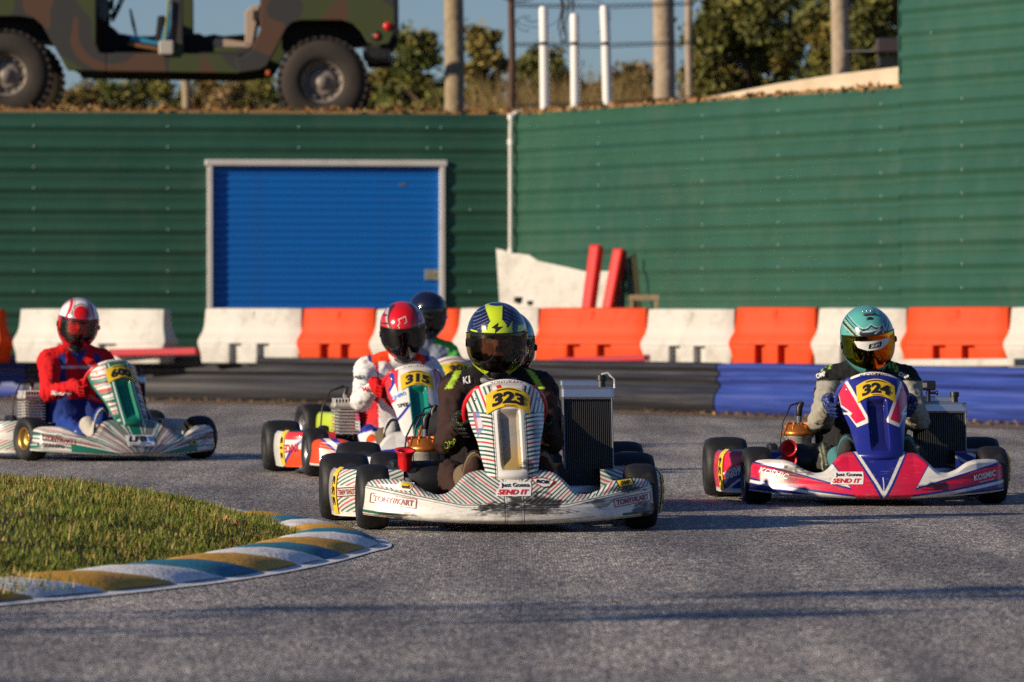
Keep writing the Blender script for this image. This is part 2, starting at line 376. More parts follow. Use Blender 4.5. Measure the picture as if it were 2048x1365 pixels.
def wallscrews(A, B, pxs, pys, z1):
    d = (B - A).normalized(); out = []
    for px in pxs:
        # where the sight line through px meets the wall line
        k = (px - 1024) / F; t = (k * A.y - A.x) / (d.x - k * d.y); Y = A.y + d.y * t
        for r_ in pys: out.append((t, z1 - .2286 * r_ - .150))
    return out
sc = wallscrews(LA, LW1, (-200, 68, 336), range(0, 10), ZW) + wallscrews(LA, LW1, (598, 855, 882), (0, 1), ZW) + wallscrews(LA, LW1, (940,), (4, 8), ZW)
DA = W(415, 640, 62.98).xy; DBp = W(890, 640, 63.38).xy; DW = (DBp - DA).length; ZT = CAMZ - (332 - HOR) / F * 63; dx0 = (DA - LA).dot(dl)
ribbed_wall('green_wall', LA, LW1, 0, ZW, 'dark green ribbed metal wall around the blue roller door', screws=sc, hole=(dx0 + .03, dx0 + DW - .03, ZT + .03))
sc = wallscrews(RW0, RB, (1200, 1408, 1560, 1765, 1925), range(0, 11), ZW)
ribbed_wall('green_wall', RW0, RW1 + dr * .02, 0, ZW, 'sunlit green ribbed metal wall right of the corner downpipe', screws=[q for q in sc if q[0] < (RW1 - RW0).length])
L1 = (RW1 - RW0).length
ribbed_wall('green_wall', RW1 + dr * .021, RB, 0, 5.2, 'tall green ribbed metal wall at the right edge', screws=[(a - L1, z + .0) for a, z in sc if a > L1 + .05] + [(.6, 4.1), (.6, 3.64)])
MB().box((-.012, .06, 4.18), (.02, .16, 2.04)).build('corner_trim', M_GREEN, bpy.data.objects['green_wall.002'])
# ---- slab edge on top of the right wall
M_CONC = mat('cream_concrete', (.62, .52, .38), .85, col2=(.5, .4, .27), vscale=1.6, bump=(14, .3, .02))
sl_ = MB(); A_ = W(1320, 0, 60.2); ts = []
for px, yt, yb in ((1300, 212, 216), (1400, 194, 206), (1530, 168, 199), (1650, 149, 191), (1800, 131, 182)):
    k = (px - 1024) / F; t = (k * RW0.y - RW0.x) / (dr.x - k * dr.y); p = RW0 + dr * t + Vector((.09, .04)); zt = CAMZ - (yt - HOR) / F * p.y; zb = CAMZ - (yb - HOR) / F * p.y
    ts.append((p, zt, zb - .05))
vs = []
for p, zt, zb in ts: vs += [(p.x, p.y, zb), (p.x, p.y, zt - .015), (p.x + .015, p.y + .01, zt), (p.x + .5, p.y + .3, zt), (p.x + .5, p.y + .3, zb)]
sl_.add(vs, [(i * 5 + k, i * 5 + (k + 1) % 5, (i + 1) * 5 + (k + 1) % 5, (i + 1) * 5 + k) for i in range(4) for k in range(5)] + [(0, 1, 2, 3, 4), (20, 24, 23, 22, 21)])
tag(sl_.build('slab_edge', M_CONC), 'cream concrete slab edge sloping up along the right wall top', 'slab')
# ---- downpipe in the corner
M_WPIPE = mat('white_pipe', (.62, .6, .56), .5, dirt=((.3, .25, .2), 6, .5))
dp = empty('downpipe', (LW1.x - .03, LW1.y - .1, .4)); tag(dp, 'white downpipe running down the wall corner', 'pipe')
MB().tube([(0, 0, 0), (0, 0, 2.55), (.005, 0, 2.66), (.03, 0, 2.73), (.12, .02, 2.76)], .028, 12).build('pipe', M_WPIPE, dp)
for zq in (.7, 1.2, 2.42, 2.7): MB().cyl((0, 0, zq - .03), (0, 0, zq + .03), .036, n=12).build('coupling', M_SILV, dp)
# ---- roller door
DA = LA + dl * dx0
rd = empty('roller_door', (DA.x, DA.y, 0), math.atan2(dl.y, dl.x)); tag(rd, 'blue roller door in a white frame on the green wall', 'door')
M_BLUE = mat('blue_door_paint', (.006, .15, .56), .4, coat=.1, dirt=((.02, .07, .2), 3, .35))
M_FRAME = mat('white_trim', (.62, .6, .57), .5, dirt=((.3, .26, .22), 5, .5))
sm = MB(); prof = [(0, .004), (.004, -.002), (.048, -.010), (.056, -.011), (.070, -.002), (.0745, .004)]
sm.add([q for z, y in prof for q in ((0, y, z), (DW - .09, y, z))], [(2 * i, 2 * i + 1, 2 * i + 3, 2 * i + 2) for i in range(5)])
sme = sm.mesh('slat'); sme.materials.append(M_BLUE); z = .0
while z < ZT - .06:
    link('slat', sme, rd, (.045, .022, z)); z += .0787
MB().box((DW / 2, .045, ZT / 2), (DW - .02, .01, ZT - .02)).build('backing', M_BLUE, rd)
MB().bbox((.03, -.004, ZT / 2), (.06, .085, ZT), .008).build('jamb', M_FRAME, rd)
MB().bbox((DW - .03, -.004, ZT / 2), (.06, .085, ZT), .008).build('jamb', M_FRAME, rd)
MB().bbox((DW / 2, -.012, ZT + .035), (DW + .05, .085, .07), .012).build('door_header', M_FRAME, rd)
pz = CAMZ - (549 - HOR) / F * 63
lp = MB().bbox((DW - .14, .004, pz), (.17, .014, .12), .004).build('latch_plate', mat('latch_grey', (.3, .33, .34), .5, .3), rd)
MB().box((DW - .15, -.006, pz), (.1, .008, .03)).build('latch_bar', mat('latch_brass', (.6, .45, .12), .4, .6), lp)
MB().box((DW * .82, .006, ZT - .2), (.07, .004, .02)).build('door_sticker', M_GREY, rd)
# ---- debris along the wall tops: dry leaves and dirt rim
def leaf_litter(name, pts, n, spread, zlo, zhi, cols, smin_=.02, smax_=.06):
    co = []; cl = []
    for i in range(n):
        k = random.random() * (len(pts) - 1); j = int(k); u = k - j; p = Vector(pts[j]).lerp(Vector(pts[j + 1]), u)
        p = p + Vector((random.uniform(-spread, spread) * .4, random.uniform(0, spread), random.uniform(zlo, zhi) * random.random()))
        s = random.uniform(smin_, smax_); m = rotm(random.uniform(-1.2, 1.2), random.uniform(-1.2, 1.2), random.uniform(0, 6.3))
        for q in ((-1, 0, 0), (0, -.5, .1), (1, 0, 0), (0, .5, .1)): co.append(p + m @ Vector(q) * s)
        cl += [random.choice(cols)] * 4
    me = fast_mesh(name, [tuple(c) for c in co], np.arange(4 * n).reshape(-1, 4), False); paint(me, np.array(cl) * RNG.uniform(.7, 1.3, (4 * n, 1))); me.materials.append(M_LEAF)
    return tag(link(name, me), kind='stuff')
LC = [(.32, .15, .04), (.22, .1, .03), (.4, .24, .08), (.16, .08, .03), (.3, .22, .1)]
rim = MB(); NP = 90; pts = [Vector((*(LA.lerp(LW1, i / NP)), 0)) for i in range(NP + 1)] + [Vector((*(RW0.lerp(RW1, i / 40)), 0)) for i in range(1, 41)]
vs = []
for i, p in enumerate(pts):
    h = ZW + .005 + .05 * float(fbm(np.array([i * .37]), np.array([.2]), 1.3)[0]) ; o = Vector((0, .10, 0)) if i <= NP else Vector((.08, .04, 0))
    vs += [(p + o * .2 + Vector((0, 0, ZW - .3))), (p + o * .3 + Vector((0, 0, h))), (p + o * 4 + Vector((0, 0, h + .01))), (p + o * 7 + Vector((0, 0, 2.9)))]
rim.add(vs, [(i * 4 + k, i * 4 + k + 1, i * 4 + k + 5, i * 4 + k + 4) for i in range(len(pts) - 1) for k in range(3)], True)
tag(rim.build('dirt_rim', mat('orange_dirt', (.34, .17, .06), .95, col2=(.2, .12, .05), vscale=7, bump=(40, .6, .02))), kind='structure')
leaf_litter('leaf_litter', [(p.x, p.y + .02, ZW + .015) for p in pts[:NP + 1]], 1500, .35, .0, .075, LC)
leaf_litter('leaf_litter', [(p.x, p.y + .02, ZW + .01) for p in pts[NP:]], 500, .3, .0, .05, LC)
# ---- earth bank behind the track barrier
TP = [W(-260, 640, 61.2).xy, W(0, 640, 60.3).xy, W(300, 640, 59.0).xy, W(600, 640, 57.4).xy, W(1000, 640, 54.5).xy, W(1450, 640, 50.4).xy, W(1750, 640, 47.7).xy, W(2048, 640, 45.2).xy, W(2500, 640, 42.0).xy]
def pathpt(t):
    k = min(max(t, 0), .99999) * (len(TP) - 1); j = int(k); p0 = TP[max(j - 1, 0)]; p1 = TP[j]; p2 = TP[j + 1]; p3 = TP[min(j + 2, len(TP) - 1)]; u = k - j
    return .5 * ((2 * p1) + (p2 - p0) * u + (2 * p0 - 5 * p1 + 4 * p2 - p3) * u * u + (3 * p1 - p0 - 3 * p2 + p3) * u ** 3)
bk = MB(); NB = 60; vs = []
for i in range(NB + 1):
    p = pathpt(i / NB); h = .385 + .02 * math.sin(i * 1.7)
    for dy, z in ((.32, 0), (.42, h * .8), (.6, h), (3.2, h + .01), (12, h)): vs.append((p.x + dy * .05, p.y + dy, z))
bk.add(vs, [(i * 5 + k, i * 5 + k + 1, i * 5 + k + 6, i * 5 + k + 5) for i in range(NB) for k in range(4)], True)
tag(bk.build('earth_bank', M_DIRT), kind='structure')
# ---- low track barrier of moulded plastic, blue / black / blue
def tube_mat(name, col, sc_, darker):
    m = mat(name, col, .38, coat=.1); t = m.node_tree; N = t.nodes; L = t.links; b = N['Principled BSDF']
    tc = N.new('ShaderNodeTexCoord'); mp = N.new('ShaderNodeMapping'); mp.inputs['Scale'].default_value = (.35, .35, 26); L.new(tc.outputs['Object'], mp.inputs[0])
    n = N.new('ShaderNodeTexNoise'); n.inputs['Scale'].default_value = 1.3; n.inputs['Detail'].default_value = 7; n.inputs['Roughness'].default_value = .7; L.new(mp.outputs[0], n.inputs['Vector'])
    r = N.new('ShaderNodeValToRGB'); e = r.color_ramp.elements; e[0].position = .4; e[0].color = (*darker, 1); e[1].position = .52; e[1].color = (*col, 1); e2 = r.color_ramp.elements.new(.74); e2.color = (*sc_, 1)
    L.new(n.outputs[0], r.inputs[0]); L.new(r.outputs[0], b.inputs['Base Color']); rr = N.new('ShaderNodeMapRange'); rr.inputs[3].default_value = .62; rr.inputs[4].default_value = .35; L.new(n.outputs[0], rr.inputs[0]); L.new(rr.outputs[0], b.inputs['Roughness']); return m
M_TBLUE = tube_mat('blue_barrier_plastic', (.028, .06, .30), (.10, .12, .33), (.014, .03, .16))
M_TBLK = tube_mat('black_barrier_plastic', (.022, .023, .029), (.09, .088, .09), (.010, .010, .013))
PROF = [(0, 0), (.0, .055), (.025, .10), (.055, .12), (.10, .128), (.16, .124), (.20, .112), (.235, .085), (.262, .062), (.285, .066), (.305, .092), (.325, .10), (.345, .09), (.362, .07), (.38, .07), (.402, .096), (.428, .108), (.448, .095), (.46, .06), (.46, -.06), (.0, -.1)]
def tube_barrier(t0, t1, m, label, seg=40):
    b_ = MB(); vs = []; K = len(PROF)
    for i in range(seg + 1):
        p = pathpt(t0 + (t1 - t0) * i / seg); q = (pathpt(min(1, t0 + (t1 - t0) * i / seg + .004)) - pathpt(max(0, t0 + (t1 - t0) * i / seg - .004))).normalized(); nrm = Vector((q.y, -q.x))
        e = .012 if i in (0, seg) else 0.
        for z, o in PROF: vs.append((p.x + nrm.x * (o - e), p.y + nrm.y * (o - e), max(0, z - e)))
    b_.add(vs, [(i * K + k, i * K + (k + 1) % K, (i + 1) * K + (k + 1) % K, (i + 1) * K + k) for i in range(seg) for k in range(K)], True)
    b_.add(vs[:K], [tuple(range(K))]); b_.add(vs[-K:], [tuple(reversed(range(K)))])
    o = b_.build('track_barrier', m); me = o.data
    return tag(o, label, 'barrier', 'moulded plastic barriers along the far track edge')
def t_at(px):
    best = min(range(4000), key=lambda i: abs((lambda p: p.x / p.y * F + 1024 - px)(pathpt(i / 4000)))); return best / 4000
ta, tb = t_at(62), t_at(1452)
tube_barrier(0, ta - .001, M_TBLUE, 'blue moulded track barrier behind the red suited driver at the left edge', 16)
tube_barrier(ta, tb - .001, M_TBLK, 'long black scuffed track barrier across the middle of the track edge', 60)
tube_barrier(tb, 1, M_TBLUE, 'blue moulded track barrier behind kart 324 on the right', 30)
# ---- dirt strip and litter at the foot of the barrier
ds = MB(); vs = []
for i in range(NB + 1):
    p = pathpt(i / NB); wv = .45 + .25 * float(fbm(np.array([i * .6]), np.array([3.]), 1.0)[0]); vs += [(p.x - wv * .5, p.y - wv * 2.2, .004), (p.x, p.y - .05, .012), (p.x, p.y + .35, .012)]
ds.add(vs, [(i * 3 + k, i * 3 + k + 1, i * 3 + k + 4, i * 3 + k + 3) for i in range(NB) for k in range(2)], True)
tag(ds.build('dirt_strip', mat('gritty_dirt', (.2, .13, .075), .95, col2=(.12, .1, .085), vscale=5, bump=(60, .6, .02))), kind='structure')
bp_ = [(*(pathpt(i / NB) - Vector((.05, .75))), .012) for i in range(NB + 1)]
leaf_litter('leaf_litter', bp_, 1500, .62, .0, .03, LC + [(.14, .1, .07)] * 4, .008, .028)
# ---- water-filled barriers
M_BW = mat('white_barrier_plastic', (.60, .59, .545), .55, col2=(.52, .505, .46), vscale=2.5, dirt=((.28, .23, .17), 4, .55))
M_BO = mat('orange_barrier_plastic', (.76, .062, .002), .55, col2=(.66, .05, .002), vscale=2.5, spec=.25, dirt=((.35, .07, .01), 4, .4))
def barrier_mesh(L, H=.56, notch=True):
    # body in front view is cut in columns; feet leave two fork pockets
    def zdep(z):
        t = min(1, max(0, (z - .17) / .2)); t = t * t * (3 - 2 * t); return .15 - .055 * t - .02 * max(0, (z - .37) / .19)
    def xin(z): # end outline: bulges at mid height
        return .02 if z < .02 else .012 - .05 * math.exp(-((z - .22) / .09) ** 2) + .006 * max(0, (z - .35) / .2)
    b_ = MB(); zs = [0, .02, .06, .10, .14, .18, .20, .23, .26, .29, .32, .37, .43, .49, .53, .55, H]
    def block(xa, xb, z0, z1, ends):
        zz = [z for z in zs if z0 <= z <= z1]; xs = 7; K = len(zz); vs = []
        def X(k, z):
            a = xa + (xin(z) if ends[0] else 0); c = xb - (xin(z) if ends[1] else 0); return a + (c - a) * k / xs
        for side in (-1, 1):
            for k in range(xs + 1):
                for z in zz:
                    d = zdep(z) - (.012 if z > .555 else .0) - (.012 if (k in (0, xs)) and ends[0 if k == 0 else 1] else 0)
                    vs.append((X(k, z), side * d, z - (.004 if z > .555 and k in (0, xs) else 0)))
        n1 = (xs + 1) * K; fs = []
        for k in range(xs):
            for j in range(K - 1):
                a = k * K + j; fs.append((a, a + K, a + K + 1, a + 1)); fs.append((n1 + a, n1 + a + 1, n1 + a + K + 1, n1 + a + K))
            fs.append((k * K, n1 + k * K, n1 + (k + 1) * K, (k + 1) * K)); t = k * K + K - 1; fs.append((t, t + K, n1 + t + K, n1 + t))
        for j in range(K - 1):
            fs.append((j, j + 1, n1 + j + 1, n1 + j)); t = xs * K + j; fs.append((t, n1 + t, n1 + t + 1, t + 1))
        b_.add(vs, fs, True)
    p = [(.30 * L, .42 * L), (.58 * L, .70 * L)]
    block(0, L, .20, H, (1, 1)); block(0, p[0][0], 0, .20, (1, 0)); block(p[0][1], p[1][0], 0, .20, (0, 0)); block(p[1][1], L, 0, .20, (0, 1))
    for a, c in p: b_.box(((a + c) / 2, 0, .1), (c - a + .01, .16, .2))
    b_.bbox((L * .5, -.078, H - .075), (.05, .02, .09), .008)
    return b_
def barrier(px0, px1, Y0, Y1, z, mt, label, H=.56, tilt=0.):
    a = W(px0, 640, Y0); c = W(px1, 640, Y1); L = math.hypot(c.x - a.x, c.y - a.y)
    root = barrier_mesh(L, H).build('water_barrier', mt, loc=(a.x, a.y, z), rot=(0, tilt, math.atan2(c.y - a.y, c.x - a.x)))
    m = root.modifiers.new('edge', 'BEVEL'); m.width = .006; m.segments = 2; m.limit_method = 'ANGLE'; m.angle_limit = R(50)
    return tag(root, label, 'barrier', 'plastic water barriers along the bank')
BY = lambda px: 59.6 - (px - 0) / 2048 * 6.6
rows = [(-260, 6, 'O', 'orange water barrier cut off by the left edge'), (46, 336, 'W', 'lone long white water barrier behind the red suited driver'),
        (415, 612, 'W', 'white water barrier below the left door jamb'), (613, 756, 'O', 'orange water barrier beside the driver with red helmet'),
        (757, 868, 'W', 'white water barrier behind the red and black helmets'), (869, 925, 'O', 'orange water barrier between the black and lime helmets'), (926, 1086, 'W', 'white water barrier behind the lime yellow helmet'),
        (1087, 1300, 'O', 'orange water barrier below the leaning red posts'), (1301, 1478, 'W', 'white water barrier right of the small wooden trestle'),
        (1479, 1640, 'O', 'orange water barrier left of the teal helmet'), (1641, 1820, 'W', 'white water barrier behind the teal helmet'),
        (1821, 2026, 'O', 'orange water barrier near the right edge'), (2027, 2230, 'W', 'white water barrier cut off by the right edge')]
random.seed(11)
for x0, x1, c, lab in rows:
    j = random.uniform(-.05, .05); barrier(x0 - random.uniform(0, 2), x1 + random.uniform(0, 2), BY(x0) + j, BY(x1) - j, .395 + random.uniform(-.008, .008), M_BW if c == 'W' else M_BO, lab, tilt=random.uniform(-.006, .006))
# ---- things lying by the barriers
M_RPLANK = mat('red_plank_paint', (.5, .015, .03), .4, dirt=((.2, .02, .02), 6, .5))
def plank(p0, p1, th, dp_, label, m=M_RPLANK, name='red_plank', b=.012):
    p0, p1 = Vector(p0), Vector(p1); d = p1 - p0; L = d.length; q = d.to_track_quat('X', 'Z').to_matrix()
    o = MB().bbox((0, 0, 0), (L, dp_, th), b).build(name, m, loc=(p0 + p1) / 2, rot=q.to_euler()); return tag(o, label, 'plank')
plank(W(222, 706, 58.6), W(398, 703, 58.2), .075, .14, 'red plank lying on the bank behind kart 600')
plank(W(1108, 722, 55.3), W(1296, 716, 54.9), .06, .14, 'red plank lying at the foot of the orange barrier')
plank(W(1790, 727, 52.4), W(2046, 725, 51.6), .07, .3, 'pale white plank at the foot of the right orange barrier', M_BW, 'white_plank')
# leaning white moulded panel
pan = empty('moulded_slide', W(1105, 720, 61.55)); tag(pan, 'white moulded plastic panel leaning in the wall corner', 'panel')
outl = [(992, 497), (1004, 499), (1022, 506), (1040, 507), (1058, 510), (1076, 522), (1120, 532), (1175, 545), (1200, 543), (1222, 543), (1224, 600), (1220, 720), (1006, 720), (1000, 620)]
pv = MB(); org = W(1105, 720, 61.55)
def pf(a, y, b):
    p = W(a, b, 61.55) - org; wob = .03 * math.sin((a - 990) / 30); lean = .10 * (p.z) - .75 * p.x
    return (p.x, y + wob + lean, p.z)
pv2, pf2 = patch(outl, 26); nq = len(pv2)
pv.add([pf(a, -.05, b) for a, b in pv2] + [pf(a, .06, b) for a, b in pv2], pf2 + [[i + nq for i in reversed(t)] for t in pf2], True)
pv.add([pf(a, -.05, b) for a, b in outl] + [pf(a, .06, b) for a, b in outl], [(i, (i + 1) % len(outl), len(outl) + (i + 1) % len(outl), len(outl) + i) for i in range(len(outl))])
pv.build('shell', M_BW, pan)
for (a, b, c, d) in ((1040, 600, 24, 12), (1062, 606, 16, 8)):
    MB().bbox(pf(a, -.062, b), (c * 61.55 / F, .02, d * 61.55 / F), .004).build('scuff_pad', M_BLK, pan)
M_RPOST = mat('red_post', (.66, .012, .01), .4, dirt=((.3, .02, .02), 6, .4))
for (xa, ya, xb, yb, lab) in ((1166, 700, 1194, 492, 'taller red square post leaning left on the green wall'), (1203, 700, 1241, 500, 'shorter red square post leaning right beside the other')):
    p0 = W(xa, ya, 60.6); p1 = W(xb, yb, 60.95); d = p1 - p0
    o = MB().bbox((0, 0, d.length / 2), (.135, .135, d.length), .03).build('red_post', M_RPOST, loc=p0, rot=d.to_track_quat('Z', 'Y').to_euler()); tag(o, lab, 'post', 'red posts leaning on the wall')
p0 = W(1243, 720, 60.5); p1 = W(1249, 520, 61.1)
tag(MB().cyl((0, 0, 0), (p1 - p0), .02, n=8).build('iron_bar', mat('dark_iron', (.03, .03, .035), .6, .3), loc=p0), 'thin dark iron bar leaning beside the red posts', 'bar')
M_OLDW = mat('old_wood', (.42, .31, .19), .85, col2=(.26, .18, .1), vscale=9, bump=(30, .4, .01))
p0 = W(1290, 715, 60.3); p1 = W(1268, 512, 60.75); d = p1 - p0
tag(MB().box((0, 0, d.length / 2), (.05, .015, d.length)).build('wood_lath', mat('brown_lath', (.085, .075, .035), .9), loc=p0, rot=d.to_track_quat('Z', 'Y').to_euler()), 'thin brown lath leaning on the green wall', 'lath')
fr = empty('wooden_trestle', W(1288, 715, 59.6)); tag(fr, 'small pale wooden trestle standing behind the orange barrier', 'frame')
fo = W(1288, 715, 59.6)
def fp(px, py): return W(px, py, 59.6) - fo
for (a, b) in (((1262, 700), (1264, 596)), ((1313, 700), (1313, 596))): 
    p, q = fp(*a), fp(*b); MB().bbox((p + q) / 2, (.045, .05, (q - p).length), .004).build('upright', M_OLDW, fr)
p, q = fp(1258, 596), fp(1319, 596); MB().bbox((p + q) / 2 + Vector((0, -.003, .0)), ((q - p).length, .056, .06), .004).build('crossbar', M_OLDW, fr)
# ---- poles, fence and wires on the plateau
M_POLE = mat('weathered_pole', (.36, .29, .19), .9, col2=(.26, .2, .12), vscale=5, bump=(12, .5, .03))
M_POLE2 = mat('grey_pole', (.42, .34, .25), .9, col2=(.3, .23, .16), vscale=5, bump=(12, .5, .03))
def pole(px, wpx, Y, top, label, m=M_POLE, base=2.97, taper=.9, dpx=0, name='wooden_pole', sides=16):
    p = W(px, 240, Y); r_ = wpx / 2 * Y / F
    N_ = 7; pts = [(dpx * Y / F * i / N_ + .01 * math.sin(i * 2), 0, (top - base) * i / N_) for i in range(N_ + 1)]
    return tag(MB().tube(pts, [r_ * (1 - (1 - taper) * i / N_) for i in range(N_ + 1)], sides).build(name, m, loc=(p.x, Y, base)), label, 'pole')
pole(908, 40, 68, 9.5, 'thick pale wooden pole left of the wall corner')
pole(1328, 44, 72, 9.5, 'thickest brown wooden pole right of the white posts', M_POLE2)
pole(1378, 16, 84, 10, 'thin distant wooden pole right of the thickest pole', M_POLE2)
pole(1680, 37, 66, 9.0, 'pale wooden pole in front of the big tree', M_POLE2)
pole(372, 18, 82, 9.0, 'thin pale pole standing behind the military truck', M_POLE)
pole(1023, 14, 64.4, 9.0, 'slim dark steel pole above the wall corner', mat('rusty_steel', (.06, .04, .035), .7, .4, col2=(.12, .06, .04), vscale=9), name='steel_pole', sides=10)
for i, (px0, px1, yt) in enumerate(((1090, 1087, 14), (1151, 1149, 28), (1216, 1209, 12))):
    Y = 64.0; p = W(px0, 240, Y); zt = CAMZ - (yt - HOR) / F * Y; r_ = 9.5 * Y / F
    root = empty('white_post', (p.x, Y, 2.97)); tag(root, ('left white plastic post on the wall top', 'middle white plastic post, shortest of three', 'right white plastic post leaning slightly left')[i], 'post', 'white posts on the wall top')
    d = (px1 - px0) * Y / F; H = zt - 2.97; zs = CAMZ - (88 - HOR) / F * Y - 2.97
    MB().tube([(0, 0, 0), (d * .6, 0, zs - .02)], r_, 14).build('lower_tube', M_WHITE, root)
    MB().tube([(d * .6, 0, zs + .02), (d, 0, H - .04), (d, 0, H)], [r_, r_, r_ * .8], 14).build('upper_tube', M_WHITE, root)
    MB().cyl((d * .6, 0, zs - .022), (d * .6, 0, zs + .022), r_ * .7, n=10).build('joint', M_BLK, root)
M_WIRE = mat('fence_wire', (.05, .05, .06), .5, .5)
wf = empty('wire_fence', W(1190, 240, 64.2)); tag(wf, 'wire fence strung between the poles above the corner', 'fence'); wo_ = W(1190, 240, 64.2)
for yy in (12, 90, 212):
    a = W(1024, yy + 2, 64.2) - wo_; b = W(1390, yy - 2 if yy < 200 else yy - 14, 65.) - wo_
    for k in range(2): MB().tube([a + Vector((0, 0, .03 * k)), (a + b) / 2 + Vector((0, 0, -.03 + .03 * k)), b + Vector((0, 0, .03 * k))], .006, 5).build('wire', M_WIRE, wf)
    tw = MB()
    for k in range(0, 60): p = a.lerp(b, k / 60); tw.tube([p + Vector((0, 0, -.005)), p + Vector((.02, 0, .035))], .004, 4)
    tw.build('barbs', M_WIRE, wf)
# tangled wire hanging at the steel pole
cw = MB(); c0 = W(1100, 30, 64.3)
for k in range(9):
    ca = random.uniform(-.5, .45); cz = random.uniform(-.16, .42); rr = random.uniform(.1, .34); tl = random.uniform(-.5, .5); pts = []
    a0 = random.uniform(0, 6.3); sp = random.uniform(2.2, 5.2)
    for i in range(22):
        a = a0 + sp * i / 21; pts.append((ca + rr * math.cos(a) + .012 * math.sin(i * 3), tl * .2 * math.sin(a), cz + rr * .75 * math.sin(a)))
    cw.tube(pts, random.uniform(.003, .007), 5)
for k in range(5):
    x = random.uniform(.05, .35); cw.tube([(x, 0, .4), (x + .03, 0, .1), (x + random.uniform(-.02, .06), 0, -.12), (x + random.uniform(0, .1), 0, -.35)], [.008, .012, .010, .003], 6)
tag(cw.build('wire_tangle', M_WIRE, loc=c0), 'tangle of dark wire hanging beside the steel pole', 'wire')
# dark lamp box on an arm by the tall wall
lb = empty('lamp_box', W(1770, 150, 58.)); tag(lb, 'dark lamp housing on an arm beside the tall wall', 'lamp'); lo = W(1770, 150, 58.)
MB().bbox(W(1775, 92, 58.) - lo, (.24, .2, .15), .02).build('housing', mat('dark_housing', (.04, .03, .035), .6), lb)
MB().bbox(W(1774, 126, 58.) - lo, (.2, .16, .12), .02).build('bracket', M_BLACK, lb)
MB().cyl(W(1692, 104, 58.3) - lo, W(1770, 102, 58.) - lo, .018, n=8).build('arm', M_BLACK, lb)
MB().cyl((0, 0, -.25), W(1774, 126, 58.) - lo, .03, n=8).build('stem', M_BLACK, lb)
# ---- kerb, painted in blocks, round the grass island
def cr(P, t):
    k = min(max(t, 0), .99999) * (len(P) - 1); j = int(k); p0 = P[max(j - 1, 0)]; p1 = P[j]; p2 = P[j + 1]; p3 = P[min(j + 2, len(P) - 1)]; u = k - j
    return .5 * ((2 * p1) + (p2 - p0) * u + (2 * p0 - 5 * p1 + 4 * p2 - p3) * u * u + (3 * p1 - p0 - 3 * p2 + p3) * u ** 3)
KP = [W(px, 0, GND(py)).xy for px, py in ((-420, 1262), (-200, 1236), (0, 1214), (240, 1191), (480, 1162), (650, 1131), (740, 1107), (779, 1096), (768, 1083), (715, 1069), (640, 1056), (540, 1045))] + [Vector((-1.65, 25.2)), Vector((-2.5, 26.6)), Vector((-4., 28.2))]
NK = 400; kp = [cr(KP, i / NK) for i in range(NK + 1)]; al = [0]
for i in range(NK): al.append(al[-1] + (kp[i + 1] - kp[i]).length)
def kat(s):
    import bisect
    i = min(max(bisect.bisect(al, s) - 1, 0), NK - 1); u = (s - al[i]) / max(1e-6, al[i + 1] - al[i]); p = kp[i].lerp(kp[i + 1], u); t = (kp[min(i + 3, NK)] - kp[max(i - 3, 0)]).normalized()
    return p, Vector((-t.y, t.x))     # inward normal (left of travel)
def kerb_in(s, d, h=0.):
    p, nn = kat(s); return p + nn * d
kerb = MB(); tot = al[-1]; ns = int(tot / .08)
KW = .36
vs = []
for i in range(ns + 1):
    s = tot * i / ns; p, nn = kat(s)
    vs += [(*(p - nn * .005), .004), (*(p + nn * .045), .010), (*(p + nn * .10), .012), (*(p + nn * (KW + .05)), .02), (*(p + nn * (KW + .08)), -.05)]
kerb.add(vs, [(i * 5 + k, i * 5 + k + 1, i * 5 + k + 6, i * 5 + k + 5) for i in range(ns) for k in range(4)], True)
M_KW = mat('kerb_white', (.86, .85, .82), .75, col2=(.72, .72, .71), vscale=14, bump=(60, .5, .006), dirt=((.16, .15, .14), 11, .7))
M_KT = mat('kerb_teal', (.015, .21, .32), .75, col2=(.03, .16, .24), vscale=14, bump=(60, .4, .006), dirt=((.1, .1, .1), 9, .7))
M_KY = mat('kerb_ochre', (.74, .39, .035), .75, col2=(.58, .3, .04), vscale=14, bump=(60, .4, .006), dirt=((.1, .09, .08), 9, .75))
ko = tag(kerb.build('kerb', M_KW), kind='structure')
s0 = .0
